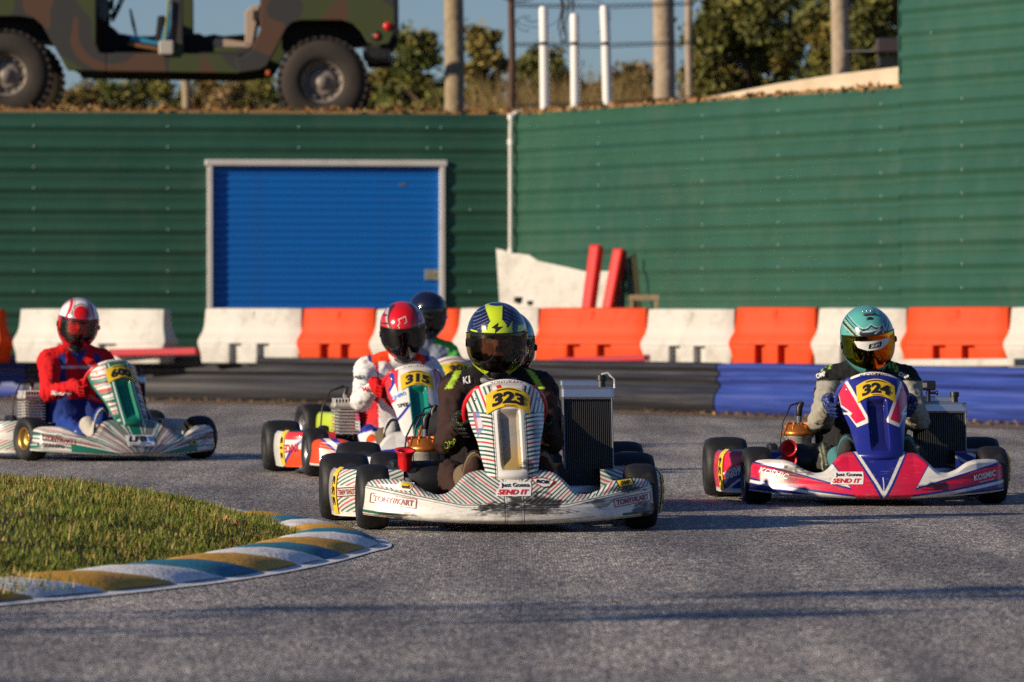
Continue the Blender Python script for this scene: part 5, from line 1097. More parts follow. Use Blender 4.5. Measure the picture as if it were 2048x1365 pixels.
def suit301(t, co, n):
    c = np.tile(np.array((.3, .33, .42), np.float32), (len(co), 1)); c[np.isin(t, ['shoulder', 'sleeve']) & (co[:, 2] > .5) & (np.abs(co[:, 0]) > .1)] = (.1, .45, .08); return c
def suit33(t, co, n): return blk(len(co))
# --- helmets
NAVY = (.008, .012, .055); LIME = (.56, .72, .02)
def h323(a, e, p):
    x, y, z = p.T; f = y < .02; c = flat(len(a), NAVY); ax = np.abs(x)
    lines = (np.abs(((ax * .55 + z * 1.0) * 85) % 1 - .5) < .06) & (z > .055) & (ax > .03) & (ax < .1); c = mixc(c, lines & f, (.25, .27, .38))
    c = mixc(c, f & pmask(x, z, [(-.052, .142), (.022, .142), (.018, .075), (-.02, .075)]), LIME); c = mixc(c, ~f & (ax < .035) & (z > .06), LIME)
    c = mixc(c, f & (np.hypot(x, (z - .062)) < .040), LIME)
    c = mixc(c, f & pmask(x, z, [(-.062, .032), (-.064, .075), (-.034, .052), (-.02, .06), (.022, .06), (.036, .055), (.062, .088), (.062, .05), (.072, .03), (.06, .018), (-.05, .018)]), LIME)
    c = mixc(c, f & pmask(x, z, [(-.13, .045), (-.085, .05), (-.07, .03), (-.06, .012), (-.13, .008)]), LIME); c = mixc(c, f & pmask(x, z, [(.13, .06), (.085, .07), (.085, .03), (.078, .01), (.13, .005)]), LIME)
    for k_ in range(3): c = mixc(c, f & (ax > .07) & (np.abs(z - .018 - k_ * .011 - (.35 - .15 * k_) * (ax - .07)) < .0016 + .02 * (ax - .07)), (.01, .02, .02))
    c = mixc(c, f & pmask(x, z, [(-.06, .012), (-.04, .024), (.05, .028), (.065, .018), (.06, .008)]), (.015, .012, .012))
    lo = z < -.03; c = mixc(c, lo, (.008, .008, .009)); s = lo & f; c = mixc(c, s & pmask(ax, z, [(.135, -.03), (.105, -.03), (.085, -.085), (.045, -.10), (.035, -.118), (.05, -.135), (.11, -.10), (.135, -.06)]), LIME); c = mixc(c, s & (ax > .055) & (np.abs(z + .108 - .9 * (ax - .07)) < .0025), (.02, .02, .02)); return c
def e323(root):
    decal('emblem', *patch([(.005, .088), (-.024, .068), (-.002, .066), (-.008, .062), (-.010, .045), (.024, .072), (.0, .071), (.003, .076)], 6), HS, M_BLK, root)
VIS_TINT = mat('smoke_visor', (.02, .018, .016), .04, coat=.6); VIS_DARK = mat('dark_visor', (.006, .006, .007), .06, coat=1.0)
def glass_visor(name, tint, fac):
    m = bpy.data.materials.new(name); m.use_nodes = True; t = m.node_tree; N = t.nodes; N.clear(); o = N.new('ShaderNodeOutputMaterial'); tr_ = N.new('ShaderNodeBsdfTransparent'); tr_.inputs[0].default_value = (*tint, 1); gl = N.new('ShaderNodeBsdfGlossy'); gl.inputs['Roughness'].default_value = .04; mx = N.new('ShaderNodeMixShader'); fr = N.new('ShaderNodeFresnel'); fr.inputs[0].default_value = 1.45
    ad = N.new('ShaderNodeMath'); ad.operation = 'ADD'; ad.inputs[1].default_value = fac; t.links.new(fr.outputs[0], ad.inputs[0]); t.links.new(ad.outputs[0], mx.inputs[0]); t.links.new(tr_.outputs[0], mx.inputs[1]); t.links.new(gl.outputs[0], mx.inputs[2]); t.links.new(mx.outputs[0], o.inputs[0]); return m
V_CLEAR = glass_visor('tinted_clear_visor', (.42, .36, .32), .03)
V_AMBER = glass_visor('amber_visor', (.95, .16, .05), .06)
V_DARK = glass_visor('dark_tinted_visor', (.06, .06, .065), .05)
def irid():
    m = mat('iridium_visor', (.7, .16, .02), .08, 1.0); t = m.node_tree; N = t.nodes; b = N['Principled BSDF']; tc = N.new('ShaderNodeTexCoord'); sp = N.new('ShaderNodeSeparateXYZ'); t.links.new(tc.outputs['Object'], sp.inputs[0]); mr = N.new('ShaderNodeMapRange'); mr.inputs[1].default_value = -.13; mr.inputs[2].default_value = .13; t.links.new(sp.outputs[0], mr.inputs[0])
    r = N.new('ShaderNodeValToRGB'); e = r.color_ramp.elements; e[0].position = 0; e[0].color = (.12, .25, .02, 1); e[1].position = 1; e[1].color = (.05, .3, .04, 1)
    for p, c in ((.2, (.25, .22, .01, 1)), (.34, (.1, .07, .01, 1)), (.5, (.55, .1, .01, 1)), (.72, (.8, .12, .005, 1)), (.85, (.85, .38, .01, 1))): q = e.new(p); q.color = c
    t.links.new(mr.outputs[0], r.inputs[0]); t.links.new(r.outputs[0], b.inputs['Base Color']); return m
V_IRID = irid()
TEAL = (.10, .40, .36); TEALD = (.03, .2, .24)
def h324(a, e, p):
    x, y, z = p.T; ax = np.abs(x); f = y < .03; c = flat(len(a), TEAL); n = np.sin(40 * z + 30 * ax + 8 * np.sin(20 * x)); c = mixc(c, (fbm(x, z, 18, 51) > .56) & (z > .03), TEALD)
    w1 = z - .040 - 2.2 * ax * ax + .02 * np.sin(ax * 40)
    for k_, wd, cc in ((.004, .0075, (.008, .01, .014)), (.0145, .003, (.3, .5, .2)), (-.007, .004, (.45, .55, .3)), (.032, .005, (.008, .01, .014)), (.025, .002, (.6, .7, .65)), (.055, .004, (.01, .05, .08)), (.062, .002, (.5, .68, .64))): c = mixc(c, f & (np.abs(w1 - k_) < wd), cc)
    c = mixc(c, (np.abs(z - .085 + .9 * ax - .03 * np.sin(30 * ax)) < .005) & (ax > .03), (.008, .02, .03)); c = mixc(c, (np.abs(z - .10 + 1.2 * ax) < .003) & (ax > .03), (.5, .65, .6))
    c = mixc(c, f & pmask(x, z, [(-.072, .058), (-.06, .085), (-.045, .074), (.03, .076), (.062, .10), (.066, .07), (.05, .05), (.02, .038), (-.05, .04)]), (.5, .55, .52)); c = mixc(c, f & pmask(x, z, [(-.06, .06), (-.052, .074), (-.042, .068), (.032, .07), (.056, .09), (.058, .068), (.045, .052), (.02, .043), (-.045, .045)]), (.012, .016, .025)); c = mixc(c, f & (np.abs(z - .062 - .35 * (x - .02)) < .003) & (x > .01) & (x < .05), (.5, .55, .55))
    c = mixc(c, f & (z > .006) & (z < .034 + .6 * ax * ax) & (ax < .118), (.66, .66, .66)); low = z < -.045; c = mixc(c, low & (np.abs(z + .085 - .5 * (ax - .06)) < .003), (.45, .6, .55)); c = mixc(c, low & (np.abs(z + .10 - .6 * (ax - .05)) < .005), (.01, .03, .03)); c = mixc(c, low & (ax < .04), (.01, .012, .014)); return c
def e324(root):
    d = MB(); d.bbox((0, -.055, .132), (.05, .06, .012), .004, rotm(R(-18))); o = d.build('roof_vent', mat('vent_grey', (.12, .15, .22), .35, .3), root)
    for i in range(6): MB().lathe([(0, .004), (.003, .003), (.004, 0)], (-.018 + .018 * (i % 3), -.045 - .022 * (i // 3), .1435 - .007 * (i // 3)), 'Z', 8).build('vent_screw', M_STEEL, root)
    MB().lathe([(.0, -.006), (.016, -.006), (.022, .0), (.019, .01)], (0, -.097, .108), 'Y', 18).build('vent_mouth', M_BLK, root)
    # white sun strip on the visor
    v, f = patch([(-.085, .028), (.085, .028), (.072, -.002), (.03, -.016), (-.03, -.016), (-.072, -.002)], 18); hv = hsurf(1.03); decal('sun_strip', v, f, hv, M_WHITE, root)
    decal('sticker', *patch(rect(.008, .006, .062, .022, R(5), .3), 8), hsurf(1.036), M_BLK, root); lettering('SUH', .014, hsurf(1.042), M_WHITE, root, (.008, .006), R(5), width=.045, bold=.04, shear=.3)
def h600(a, e, p):
    x, y, z = p.T; ax = np.abs(x); c = flat(len(a), (.8, .79, .78)); RD = (.6, .01, .02); s = z - .02 + .0 * ax; t = ax - .075 - .25 * (.1 - z) * (z < .1) ; c = mixc(c, (np.abs(ax - .082 + .35 * np.clip(z - .06, 0, 1)) < .008) & (z > -.03), RD); c = mixc(c, np.abs(ax - .066 + .35 * np.clip(z - .06, 0, 1)) < .002, (.2, .02, .03)); c = mixc(c, (np.abs(y - .06 + .5 * z) < .008), RD); c = mixc(c, np.abs(y - .085 + .5 * z) < .004, (.02, .02, .03))
    f = y < 0; r_ = np.hypot(x, (z - .083) * 1.12); c = mixc(c, f & (r_ < .058), (.02, .03, .05)); c = mixc(c, f & (r_ < .053), (.65, .64, .63)); c = mixc(c, f & (r_ < .049), (.66, .008, .01))
    lo = (z < -.03) & f; c = mixc(c, lo & (ax > .04) & (z < 1.1 * (ax - .06) - .055), RD); c = mixc(c, lo & (np.abs(z + .105 - 1.1 * (ax - .06)) < .006), (.02, .02, .025)); return mixc(c, lo & (ax <= .045), (.02, .02, .022))
def e600(root): lettering('BELL', .011, HS, M_BLK, root, (0, .024), 0, width=.034, bold=.04)
def h315(a, e, p):
    x, y, z = p.T; ax = np.abs(x); RD = (.64, .008, .014); c = flat(len(a), RD); f = y < .0; r_ = np.hypot(x / 1.2, (z - .085)); c = mixc(c, (np.abs(r_ - .068) < .004), (.05, .02, .02)); c = mixc(c, (np.abs(r_ - .075) < .004), (.5, .4, .38)); c = mixc(c, (ax > .085) & (np.abs(np.sin(70 * z + 20 * y)) < .35), (.03, .02, .02)); c = mixc(c, (ax > .1) & (np.sin(50 * z - 30 * y) > .8), (.6, .55, .52))
    lo = (z < -.04); c = mixc(c, lo & (np.abs(z + .09 - .7 * (ax - .06)) < .006), (.6, .55, .55)); return mixc(c, lo & (ax < .05) & f, (.02, .02, .02))
def e315(root):
    for pts in ([(-.035, .07), (-.022, .082), (-.028, .1), (.012, .112), (.016, .085), (.004, .08)], [(-.035, .07), (-.026, .062), (-.03, .052)]):
        for i in range(len(pts) - 1):
            (x0, z0), (x1, z1) = pts[i], pts[i + 1]; L = math.hypot(x1 - x0, z1 - z0); decal('emblem_line', *patch(rect((x0 + x1) / 2, (z0 + z1) / 2, L, .003, math.atan2(z1 - z0, x1 - x0)), 4), HS, M_WHITE, root)
def h301(a, e, p): c = flat(len(a), (.008, .01, .03)); return mixc(c, (np.abs(p[:, 2] + .0) < .012) & (np.abs(p[:, 0]) > .1), (.2, .2, .22))
def h33(a, e, p):
    x, y, z = p.T; c = flat(len(a), (.012, .02, .16)); TG = (.01, .35, .22); w_ = z + .35 * y + .02 * np.sin(40 * y); c = mixc(c, np.abs(w_ - .03) < .018, TG); c = mixc(c, np.abs(w_ - .004) < .006, (.5, .12, .12)); c = mixc(c, np.abs(w_ + .01) < .005, (.6, .6, .6)); c = mixc(c, np.abs(w_ + .028) < .01, TG); c = mixc(c, w_ < -.04, (.03, .04, .01)); return mixc(c, (w_ < -.04) & (np.sin(120 * y) > .4), (.4, .5, .05))
# --- gloves and shoes
def glv(base, line, amt=.8):
    def f(t, co, rel):
        c = np.tile(np.array(base, np.float32), (len(co), 1)); w_ = np.sin(rel[:, 0] * 260 + rel[:, 2] * 330) * np.sin(rel[:, 2] * 300 - rel[:, 1] * 210); c[(np.abs(w_) < .028) & (rel[:, 2] > -.02)] = np.array(line) * amt; return c
    return f
def plain(col, col2=None):
    def f(t, co):
        c = np.tile(np.array(col, np.float32), (len(co), 1))
        if col2 is not None: c[t == 2] = col2
        return c
    return f
def em323(bo, co, n):
    f = on_body(co, 0, 0); lettering('K1', .03, f, M_WHITE, bo, (-.118, .592), R(12), width=.034, bold=.05, shear=.2); lettering('OMP', .03, f, M_LIME, bo, (-.205, .335), R(25), width=.05, bold=.0, shear=.3)
def em324(bo, co, n):
    f = on_body(co, 0, 0); lettering('OMP', .022, f, M_WHITE, bo, (-.185, .583), R(22), width=.045, bold=.03, shear=.3); lettering('OMP', .022, f, M_WHITE, bo, (.20, .58), R(-25), width=.045, bold=.03, shear=.3)
def em600(bo, co, n):
    f = on_body(co, 0, 0); lettering('Sparco', .03, f, M_WHITE, bo, (-.245, .395), R(-4), width=.09, bold=.03)
def em315(bo, co, n):
    f = on_body(co, 0, 0); lettering('MOTUL', .026, f, M_REDD, bo, (-.215, .475), R(18), width=.08, bold=.03); lettering('alpine', .02, f, M_BLK, bo, (-.235, .53), R(8), width=.055, bold=.04)
driver(KARTS['k323'], 'driver in dark brown suit and lime yellow helmet in kart 323', suit323, (h323, V_CLEAR, e323, (R(84), R(-36), R(14))), glv((.015, .014, .015), (.25, .36, .05), .6), plain((.16, .12, .07), (.05, .025, .02)), head=(.012, .66, .765), hrot=(R(10), R(0), R(-4)), sh_z=.585, emblem=em323, hands=(R(207), R(-27)), elbow=(.205, .45, .345), lean=.012, collar=M_GREY, sole=mat('tan_sole', (.25, .18, .1), .8))
driver(KARTS['k324'], 'driver in grey and black suit and teal helmet in kart 324', suit324, (h324, V_IRID, e324), glv((.02, .035, .17), (.6, .62, .12)), plain((.06, .2, .21), (.05, .045, .042)), head=(.034, .64, .756), hrot=(R(16), R(-7), R(4)), sh_z=.59, emblem=em324, hands=(R(194), R(-14)), elbow=(.225, .44, .37), lean=.045, sole=mat('teal_sole', (.07, .22, .23), .7))
driver(KARTS['k600'], 'driver in red jacket and white helmet with red dot in kart 600', suit600, (h600, V_AMBER, e600), glv((.55, .012, .015), (.05, .01, .01)), plain((.5, .47, .4), (.02, .05, .25)), head=(.0, .64, .825), hrot=(R(14), R(6), R(-14)), sh_z=.625, emblem=em600, hands=(R(200), R(-20)), elbow=(.265, .42, .40), sole=mat('pale_sole', (.5, .47, .4), .7))
driver(KARTS['k315'], 'driver in white suit with orange shoulders and red helmet in kart 315', suit315, (h315, V_DARK, e315), glv((.6, .012, .015), (.3, .005, .005)), plain((.14, .11, .07), (.5, .5, .5)), head=(.02, .62, .79), hrot=(R(20), R(-4), R(-5)), sh_z=.60, emblem=em315, hands=(R(182), R(-10)), elbow=(.235, .42, .40))
driver(KARTS['k301'], 'driver in pale blue suit and black helmet behind the red helmet', suit301, (h301, V_DARK), glv((.02, .02, .02), (.1, .1, .1)), plain((.05, .05, .05)), res=.0115, head=(.06, .66, .885), lean=.04, hrot=(R(6), R(4), R(0)), sh_z=.66)
driver(KARTS['k33'], 'driver in black suit and blue green helmet hidden behind kart 323', suit33, (h33, V_DARK), glv((.02, .02, .02), (.1, .1, .1)), plain((.05, .05, .05)), res=.0115, head=(.05, .66, .735), lean=.03, hrot=(R(10), R(0), R(-6)), sh_z=.57)
# action camera on the radiator of 324
kt = KARTS['k324']; mw = Matrix.Translation(kt.location) @ kt.rotation_euler.to_matrix().to_4x4(); cpos = mw @ Vector((.30, .45, .472))
ac = empty('action_camera', cpos, kt.rotation_euler.z); tag(ac, 'small black action camera on the radiator of kart 324', 'camera')
bd = MB().bbox((0, 0, .062), (.066, .03, .046), .006).build('camera_body', M_BLACK, ac); MB().bbox((-.017, -.0155, .064), (.02, .003, .022), .002).build('lens', M_GREY, bd)
MB().cyl((0, 0, -.012), (0, 0, .042), .01, n=12).build('mount_stem', M_BLACK, ac); MB().cyl((-.012, 0, .028), (.036, 0, .028), .007, n=10).build('clamp_screw', M_BLACK, ac); MB().lathe([(0, .036), (.012, .036), (.012, .044), (0, .044)], (0, 0, .028), 'X', 10).build('screw_knob', M_BLACK, ac)
# ================================================================== MILITARY TRUCK
def camo_mat():
    m = mat('camouflage_paint', (.05, .06, .02), .75); t = m.node_tree; N = t.nodes; L = t.links; b = N['Principled BSDF']
    tc = N.new('ShaderNodeTexCoord'); mp = N.new('ShaderNodeMapping'); mp.inputs['Location'].default_value = (1.3, .4, .2); L.new(tc.outputs['Object'], mp.inputs[0])
    n = N.new('ShaderNodeTexNoise'); n.inputs['Scale'].default_value = 1.15; n.inputs['Detail'].default_value = 1.2; n.inputs['Distortion'].default_value = .6; L.new(mp.outputs[0], n.inputs['Vector'])
    r = N.new('ShaderNodeValToRGB'); r.color_ramp.interpolation = 'CONSTANT'; e = r.color_ramp.elements; e[0].position = 0; e[0].color = (.08, .04, .023, 1); e[1].position = .39; e[1].color = (.03, .03, .031, 1)
    q = e.new(.485); q.color = (.04, .055, .015, 1); q = e.new(.66); q.color = (.075, .038, .022, 1)
    L.new(n.outputs[0], r.inputs[0]); L.new(r.outputs[0], b.inputs['Base Color']); return m
M_CAMO = camo_mat(); M_DARK = mat('dark_interior', (.012, .012, .013), .8); TY = 63.9
tr = empty('military_truck', W(330, 256, TY)); tag(tr, 'camouflaged open military truck parked above the green wall', 'truck'); to = W(330, 256, TY)
def T(px, py, dy=0.): return Vector(((px - 330) * TY / F, dy, (256 - py) * TY / F))
def side(poly, name, m=M_CAMO, y0=0., y1=.09, parent=tr, bev=.012):
    return MB().prism([(T(a, b).x, T(a, b).z) for a, b in poly], (y0, y1)).build(name, m, parent, bevel=bev)
TWD = 2.25
rear = [(520, -120), (788, -120), (790, 60), (778, 88), (752, 92), (735, 86), (722, 64), (706, 48), (684, 41), (604, 41), (584, 46), (572, 58), (556, 90), (534, 132), (520, 140), (478, 146), (470, 120), (500, 105), (520, 60)]
fend = [(-140, -40), (100, -18), (165, -20), (192, -20), (192, 88), (200, 106), (214, 108), (214, 143), (135, 141), (110, 96), (86, 52), (70, 38), (40, 33), (-60, 33), (-95, 60), (-140, 62)]
sill = [(214, 107), (480, 109), (480, 147), (214, 143)]
for y0, y1 in ((0, .1), (TWD - .1, TWD)):
    side(rear, 'rear_quarter', y0=y0, y1=y1); side(fend, 'front_fender', y0=y0, y1=y1); side(sill, 'sill', y0=y0 + .004, y1=y1 - .004)
    side([(340, -140), (364, -140), (366, 110), (342, 110)], 'door_pillar', y0=y0 + .02, y1=y1 - .02)
    side([(192, -140), (206, -140), (200, 0), (192, 0)], 'windscreen_pillar', y0=y0 + .02, y1=y1 - .02)
    side([(180, -150), (800, -150), (800, -134), (180, -134)], 'roof_rail', y0=y0, y1=y1)
side([(-140, -40), (190, -25), (190, 15), (-140, 10)], 'bonnet', y0=.102, y1=TWD - .102)
side([(505, 20), (770, 20), (770, 40), (505, 40)], 'cargo_floor', M_DARK, .102, TWD - .102)
side([(760, -60), (787, -60), (787, 60), (760, 60)], 'tailgate', y0=.102, y1=TWD - .102)
side([(-80, 15), (120, 15), (140, 138), (96, 80), (-60, 60)], 'wheel_housing', M_DARK, .45, TWD - .45)
side([(560, 42), (720, 42), (735, 80), (560, 95)], 'wheel_housing', M_DARK, .5, TWD - .5)
tun = [(192, 40), (212, 45), (225, 60), (240, 62), (262, 66), (300, 66), (312, 50), (330, 48), (340, 60), (372, 62), (390, 60), (402, 66), (420, 62), (440, 66), (485, 62), (495, 108), (192, 108)]
side(tun, 'drive_tunnel', M_DARK, .75, 1.5); side([(192, 104), (500, 104), (500, 132), (192, 132)], 'floor_pan', M_DARK, .1, TWD - .1)
side([(-150, -42), (192, -30), (192, 30), (-150, 40)], 'engine_block', M_DARK, .4, TWD - .4)
M_BSEAT = mat('blue_cushion', (.02, .22, .42), .7); M_TSEAT = mat('tan_canvas', (.4, .3, .22), .85)
st = side([(256, 68), (268, 70), (324, 84), (326, 92), (258, 80)], 'front_seat', M_BSEAT, .25, .75)
side([(254, 82), (322, 94), (322, 102), (252, 90)], 'seat_pan', mat('seat_wood', (.2, .09, .03), .8), .22, .78, st)
side([(318, 84), (332, 84), (350, 12), (340, 8), (326, 50)], 'seat_back', M_BSEAT, .25, .75, st)
side([(312, 30), (325, 28), (322, 85), (306, 85)], 'seat_shell', M_DARK, .3, .72, st)
s2 = side([(424, 80), (432, 74), (500, 84), (500, 94), (424, 92)], 'rear_seat', M_TSEAT, .25, .75)
side([(488, 90), (503, 90), (518, 8), (500, 10), (488, 22)], 'seat_back', M_TSEAT, .25, .75, s2)
side([(424, 92), (500, 94), (500, 108), (424, 108)], 'seat_box', M_CAMO, .2, .8, s2)
sw = MB(); c = T(232, 5, .55); pts = []
for k in range(24):
    a = 2 * math.pi * k / 24; pts.append(c + Vector((.05 * math.cos(a) * 1.6 , .19 * math.sin(a), .18 * math.cos(a))))
sw.tube(pts, .014, 8, closed=True); sw.tube([c, T(205, 40, .55)], .016, 8); sw.build('steering_wheel', M_BLACK, tr)
MB().tube([T(250, 10, .9), T(256, 40, .9), T(262, 64, .9)], [.012, .02, .012], 8).build('gear_lever', M_BLACK, tr)
for y in (-.012,):
    MB().lathe([(0, -.02), (.045, -.018), (.05, 0), (.05, .03)], T(775, 53, .0), 'Y', 18).build('tail_lamp', mat('red_lens', (.6, .01, .01), .25), tr)
    l2 = MB().lathe([(0, -.008), (.05, -.008), (.06, 0), (.06, .03)], T(754, 73, .0), 'Y', 18).build('marker_lamp', M_BLACK, tr)
    MB().lathe([(0, -.014), (.03, -.012), (.032, 0)], T(754, 73, .0), 'Y', 14).build('lens', mat('orange_lens', (.5, .05, .01), .3), l2)
MB().bbox(T(752, 107, .3), (.3, .5, .15), .03).build('rear_bumper', M_BLACK, tr); MB().bbox(T(752, 107, TWD - .3), (.3, .5, .15), .03).build('rear_bumper', M_BLACK, tr)
MB().cyl(T(725, 98, .2), T(760, 92, .2), .035).build('tow_pipe', M_STEEL, tr)
MB().bbox(T(536, 146, .03), (.05, .04, .06), .01).build('side_reflector', mat('amber_lens', (.45, .1, .02), .3), tr)
MB().bbox(T(333, 96, -.02), (.17, .06, .16), .02).build('buckle_plate', mat('pale_metal', (.4, .38, .33), .5), tr)
MB().tube([T(338, 0, -.02), T(334, 50, -.02), T(330, 84, -.02)], .018, 6).build('seat_strap', mat('olive_strap', (.2, .22, .07), .8), tr)
# wheels
def truck_wheel():
    rt = MB(); Rr = .5; wd = .3
    rt.lathe([(.235, 0), (.25, -.02), (.31, -.045), (.40, -.04), (.46, -.02), (.49, .02), (.497, .06), (.497, wd - .06), (.49, wd - .02), (.46, wd), (.3, wd), (.235, wd - .05)], axis='Y', n=56)
    for k in range(36):
        a = 2 * math.pi * k / 36
        for y_ in (.03, wd - .03):
            m = Matrix.Rotation(-a - (.09 if y_ > .1 else 0), 3, 'Y'); rt.box(m @ Vector((0, y_, .498)), (.05, .11, .03), m)
    rim = MB(); rim.lathe([(.24, .0), (.225, .012), (.215, .05), (.2, .10), (.165, .115), (.16, .09), (.12, .075), (.075, .075), (.07, .03), (0, .03)], axis='Y', n=40)
    for k in range(12):
        a = 2 * math.pi * k / 12; rim.cyl((.185 * math.cos(a), .045, .185 * math.sin(a)), (.185 * math.cos(a), .11, .185 * math.sin(a)), .014, n=6)
    return rt, rim
M_TRIM = mat('dusty_rim', (.3, .26, .22), .6, .2, col2=(.15, .13, .12), vscale=9)
M_TTYRE = mat('dusty_tyre', (.02, .018, .016), .85, col2=(.045, .034, .026), vscale=2, bump=(30, .4, .01))
rt, rim = truck_wheel(); tm = rt.mesh('tyre'); tm.materials.append(M_TTYRE); rm_ = rim.mesh('rim'); rm_.materials.append(M_TRIM)
for px, py, y, fl in ((645, 164, -.02, 1), (12, 150, -.02, 1), (640, 164, TWD + .02, -1), (8, 150, TWD + .02, -1)):
    t_ = link('tyre', tm, tr, T(px, py, y)); t_.scale = (1, fl, 1); r_ = link('rim', rm_, t_)
# ================================================================== TREES
BARK = mat('bark', (.12, .085, .055), .9, col2=(.07, .05, .03), vscale=12, bump=(25, .6, .02))
def tree(x, y, z, H, Wd, label, cols, nl=5200, leaf=.075, name='broadleaf_tree', trunk=.14, seed=0, sparse=.0, low=.25):
    rg = np.random.default_rng(seed); root = empty(name, (x, y, z)); tag(root, label, 'tree', 'trees beyond the green wall')
    tk = MB(); tips = []; top = H * .8
    N_ = 7; tp = [(rg.normal() * .04 * i, rg.normal() * .04 * i, top * i / N_) for i in range(N_ + 1)]
    tk.tube(tp, [trunk * (1 - .85 * i / N_) for i in range(N_ + 1)], 8)
    for k in range(16):
        b0 = rg.uniform(.18, .85); j = min(int(b0 * N_), N_ - 1); p = Vector(tp[j]); a = rg.random() * 6.28; L = Wd * .5 * rg.uniform(.5, 1.0) * (1.1 - b0 * .5); e = p + Vector((math.cos(a) * L, math.sin(a) * L, L * rg.uniform(.2, .9)))
        m = (p + e) / 2 + Vector((0, 0, .12 * L)); tk.tube([p, m, e], [trunk * .35 * (1 - b0 * .6), trunk * .2, .01], 6); tips += [e, m]
        for q in range(3):
            e2 = m.lerp(e, rg.random()) + Vector((rg.normal() * .3, rg.normal() * .3, rg.uniform(.0, .5))) * L * .7; tk.tube([m.lerp(e, .3), e2], [.02, .006], 4); tips.append(e2)
    tk.build('trunk', BARK, root)
    cl = []; nc = 52
    for k in range(nc):
        a = rg.random() * 6.28; hh = low + (1 - low) * (k + rg.random()) / nc; t = (hh - low) / (1 - low); env = (.35 + .75 * math.sin(math.pi * min(1, t * .86 + .12))) ; rr = Wd / 2 * env * math.sqrt(rg.random())
        c = Vector((math.cos(a) * rr, math.sin(a) * rr, H * hh - Wd * .06)); cl.append((c.x, c.y, c.z, Wd * rg.uniform(.05, .2)))
    cl = np.array(cl); ci = rg.integers(0, nc, nl); d = rg.normal(size=(nl, 3)); d /= np.linalg.norm(d, axis=1)[:, None]; r_ = rg.random(nl) ** .6 * (1 + .25 * rg.random(nl) + 1.1 * (rg.random(nl) < .14) * rg.random(nl))
    p = cl[ci, :3] + d * (cl[ci, 3] * r_)[:, None] * np.array([1, 1, .85]); s = leaf * rg.uniform(.5, 1.15, nl)
    u = rg.normal(size=(nl, 3)); u /= np.linalg.norm(u, axis=1)[:, None]; v = np.cross(u, rg.normal(size=(nl, 3))); v /= np.linalg.norm(v, axis=1)[:, None]
    co = np.stack([p - u * s[:, None], p - v * s[:, None] * .45, p + u * s[:, None], p + v * s[:, None] * .45], 1).reshape(-1, 3)
    me = fast_mesh('crown', co, np.arange(4 * nl).reshape(-1, 4), False); cc = np.array(cols)[(rg.integers(0, len(cols), nc))[ci]] * rg.uniform(.65, 1.35, (nl, 1)); paint(me, np.repeat(cc, 4, 0)); me.materials.append(M_LEAF)
    link('crown', me, root); return root
OL = [(.18, .165, .035), (.13, .13, .03), (.21, .165, .04), (.10, .105, .024)]
BR = [(.24, .16, .055), (.18, .125, .04), (.13, .105, .028), (.27, .18, .075)]
GN = [(.12, .145, .03), (.16, .165, .035), (.085, .105, .022), (.19, .165, .04)]
def TT(px, ytop, wpx, Y, label, cols, seed, **k):
    p = W(px, 240, Y); H = CAMZ - (ytop - HOR) / F * Y - 2.97; return tree(p.x, Y, 2.97, H, wpx * Y / F, label, cols, seed=seed, **k)
TT(835, 62, 170, 96, 'bushy green tree just right of the truck', GN, 1, nl=13000, low=.3)
TT(965, 60, 120, 92, 'olive tree between the pale pole and the steel pole', OL, 2, nl=11000)
TT(770, 130, 120, 104, 'low olive tree half hidden behind the truck rear wheel', OL, 3, nl=11000, low=.45)
TT(1090, 105, 170, 98, 'olive tree behind the left white post', OL, 4, nl=12000, low=.45)
TT(1255, 135, 150, 108, 'small brown tree left of the thickest pole', BR, 5, nl=13000, low=.45)
TT(1170, 165, 110, 112, 'short brownish bush behind the right white posts', BR, 16, nl=9000, low=.4)
TT(1490, -30, 230, 86, 'tall olive tree left of the pole beside the slab', OL, 6, nl=17000, low=.3)
TT(1620, -120, 260, 90, 'tallest dark olive tree behind the slab edge', GN, 7, nl=13000, low=.3)
TT(1740, -90, 240, 84, 'tall olive brown tree beside the tall green wall', OL, 8, nl=18000, low=.45)
TT(1425, 60, 110, 100, 'slim pale olive tree right of the thin pole', BR, 9, nl=11000, low=.35)
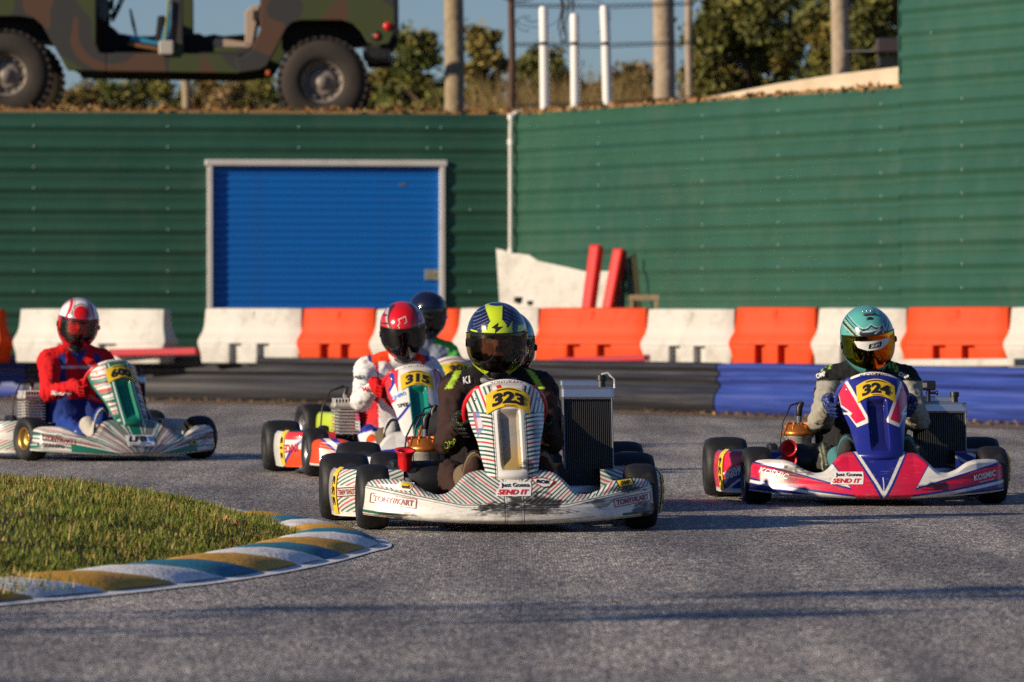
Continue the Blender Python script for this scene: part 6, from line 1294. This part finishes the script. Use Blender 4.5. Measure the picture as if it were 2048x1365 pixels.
for i, (px, yt, wp, lab) in enumerate(((150, 178, 110, 'low brownish bush under the truck left of centre'), (225, 166, 100, 'dark green bush under the truck beside the brown one'), (300, 160, 110, 'taller olive bush under the truck left of the thin pole'), (430, 158, 120, 'green bush under the truck right of the thin pole'), (520, 150, 110, 'olive bush just left of the truck rear wheel'), (60, 185, 100, 'low bush behind the truck front wheel'))):
    TT(px, yt, wp * 1.6, 118 + 3 * i, lab, (BR, GN, OL)[i % 3], 20 + i, nl=13000, leaf=.08, low=.4)
# dry grass tufts on the plateau edge
def tufts(px0, px1, n, hpx, seed):
    rg = np.random.default_rng(seed); px = rg.uniform(px0, px1, n); Y = rg.uniform(74, 86, n); x = (px - 1024) / F * Y; h = rg.uniform(.4, 1.0, n) * hpx * Y / F; a = rg.normal(size=n) * .35; b = rg.normal(size=n) * .3; wq = rg.uniform(.006, .016, n)
    z0 = np.full(n, 2.97); co = np.stack([np.stack([x - wq, Y, z0], 1), np.stack([x + wq, Y, z0], 1), np.stack([x + a * h + wq * .2, Y + b * h, z0 + h], 1), np.stack([x + a * h - wq * .2, Y + b * h, z0 + h], 1)], 1).reshape(-1, 3)
    me = fast_mesh('dry_grass', co, np.arange(4 * n).reshape(-1, 4), False); cc = np.array([(.3, .2, .09), (.22, .15, .06), (.17, .13, .04)])[rg.integers(0, 3, n)] * rg.uniform(.7, 1.3, (n, 1)); paint(me, np.repeat(cc, 4, 0)); me.materials.append(M_LEAF); tag(link('dry_grass', me), 'dry grass behind the wall top', 'grass', kind='stuff')
tufts(930, 1330, 1500, 190, 41); tufts(60, 900, 800, 130, 42)
# ---- out of frame at left: two trees added to throw the long foreground shadows
def back_along(x, y, d): return x - ldir.x / math.cos(R(SUN_EL)) * d, y - ldir.y / math.cos(R(SUN_EL)) * d
for (yy, dist, H_, wd_, sd, lab) in ((16.6, 15, 6.4, 1.7, 61, 'slender tree added out of frame at left to cast a foreground shadow'), (13.6, 24, 8.4, 1.8, 63, 'tall thin tree added farther left out of frame to cast a foreground shadow')):
    x, y = back_along(0, yy, dist); t_ = tree(x, y, 0, H_, wd_, lab, OL, nl=620, leaf=.12, trunk=.035, seed=sd, low=.3); t_['group'] = 'trees added out of frame for their shadows'
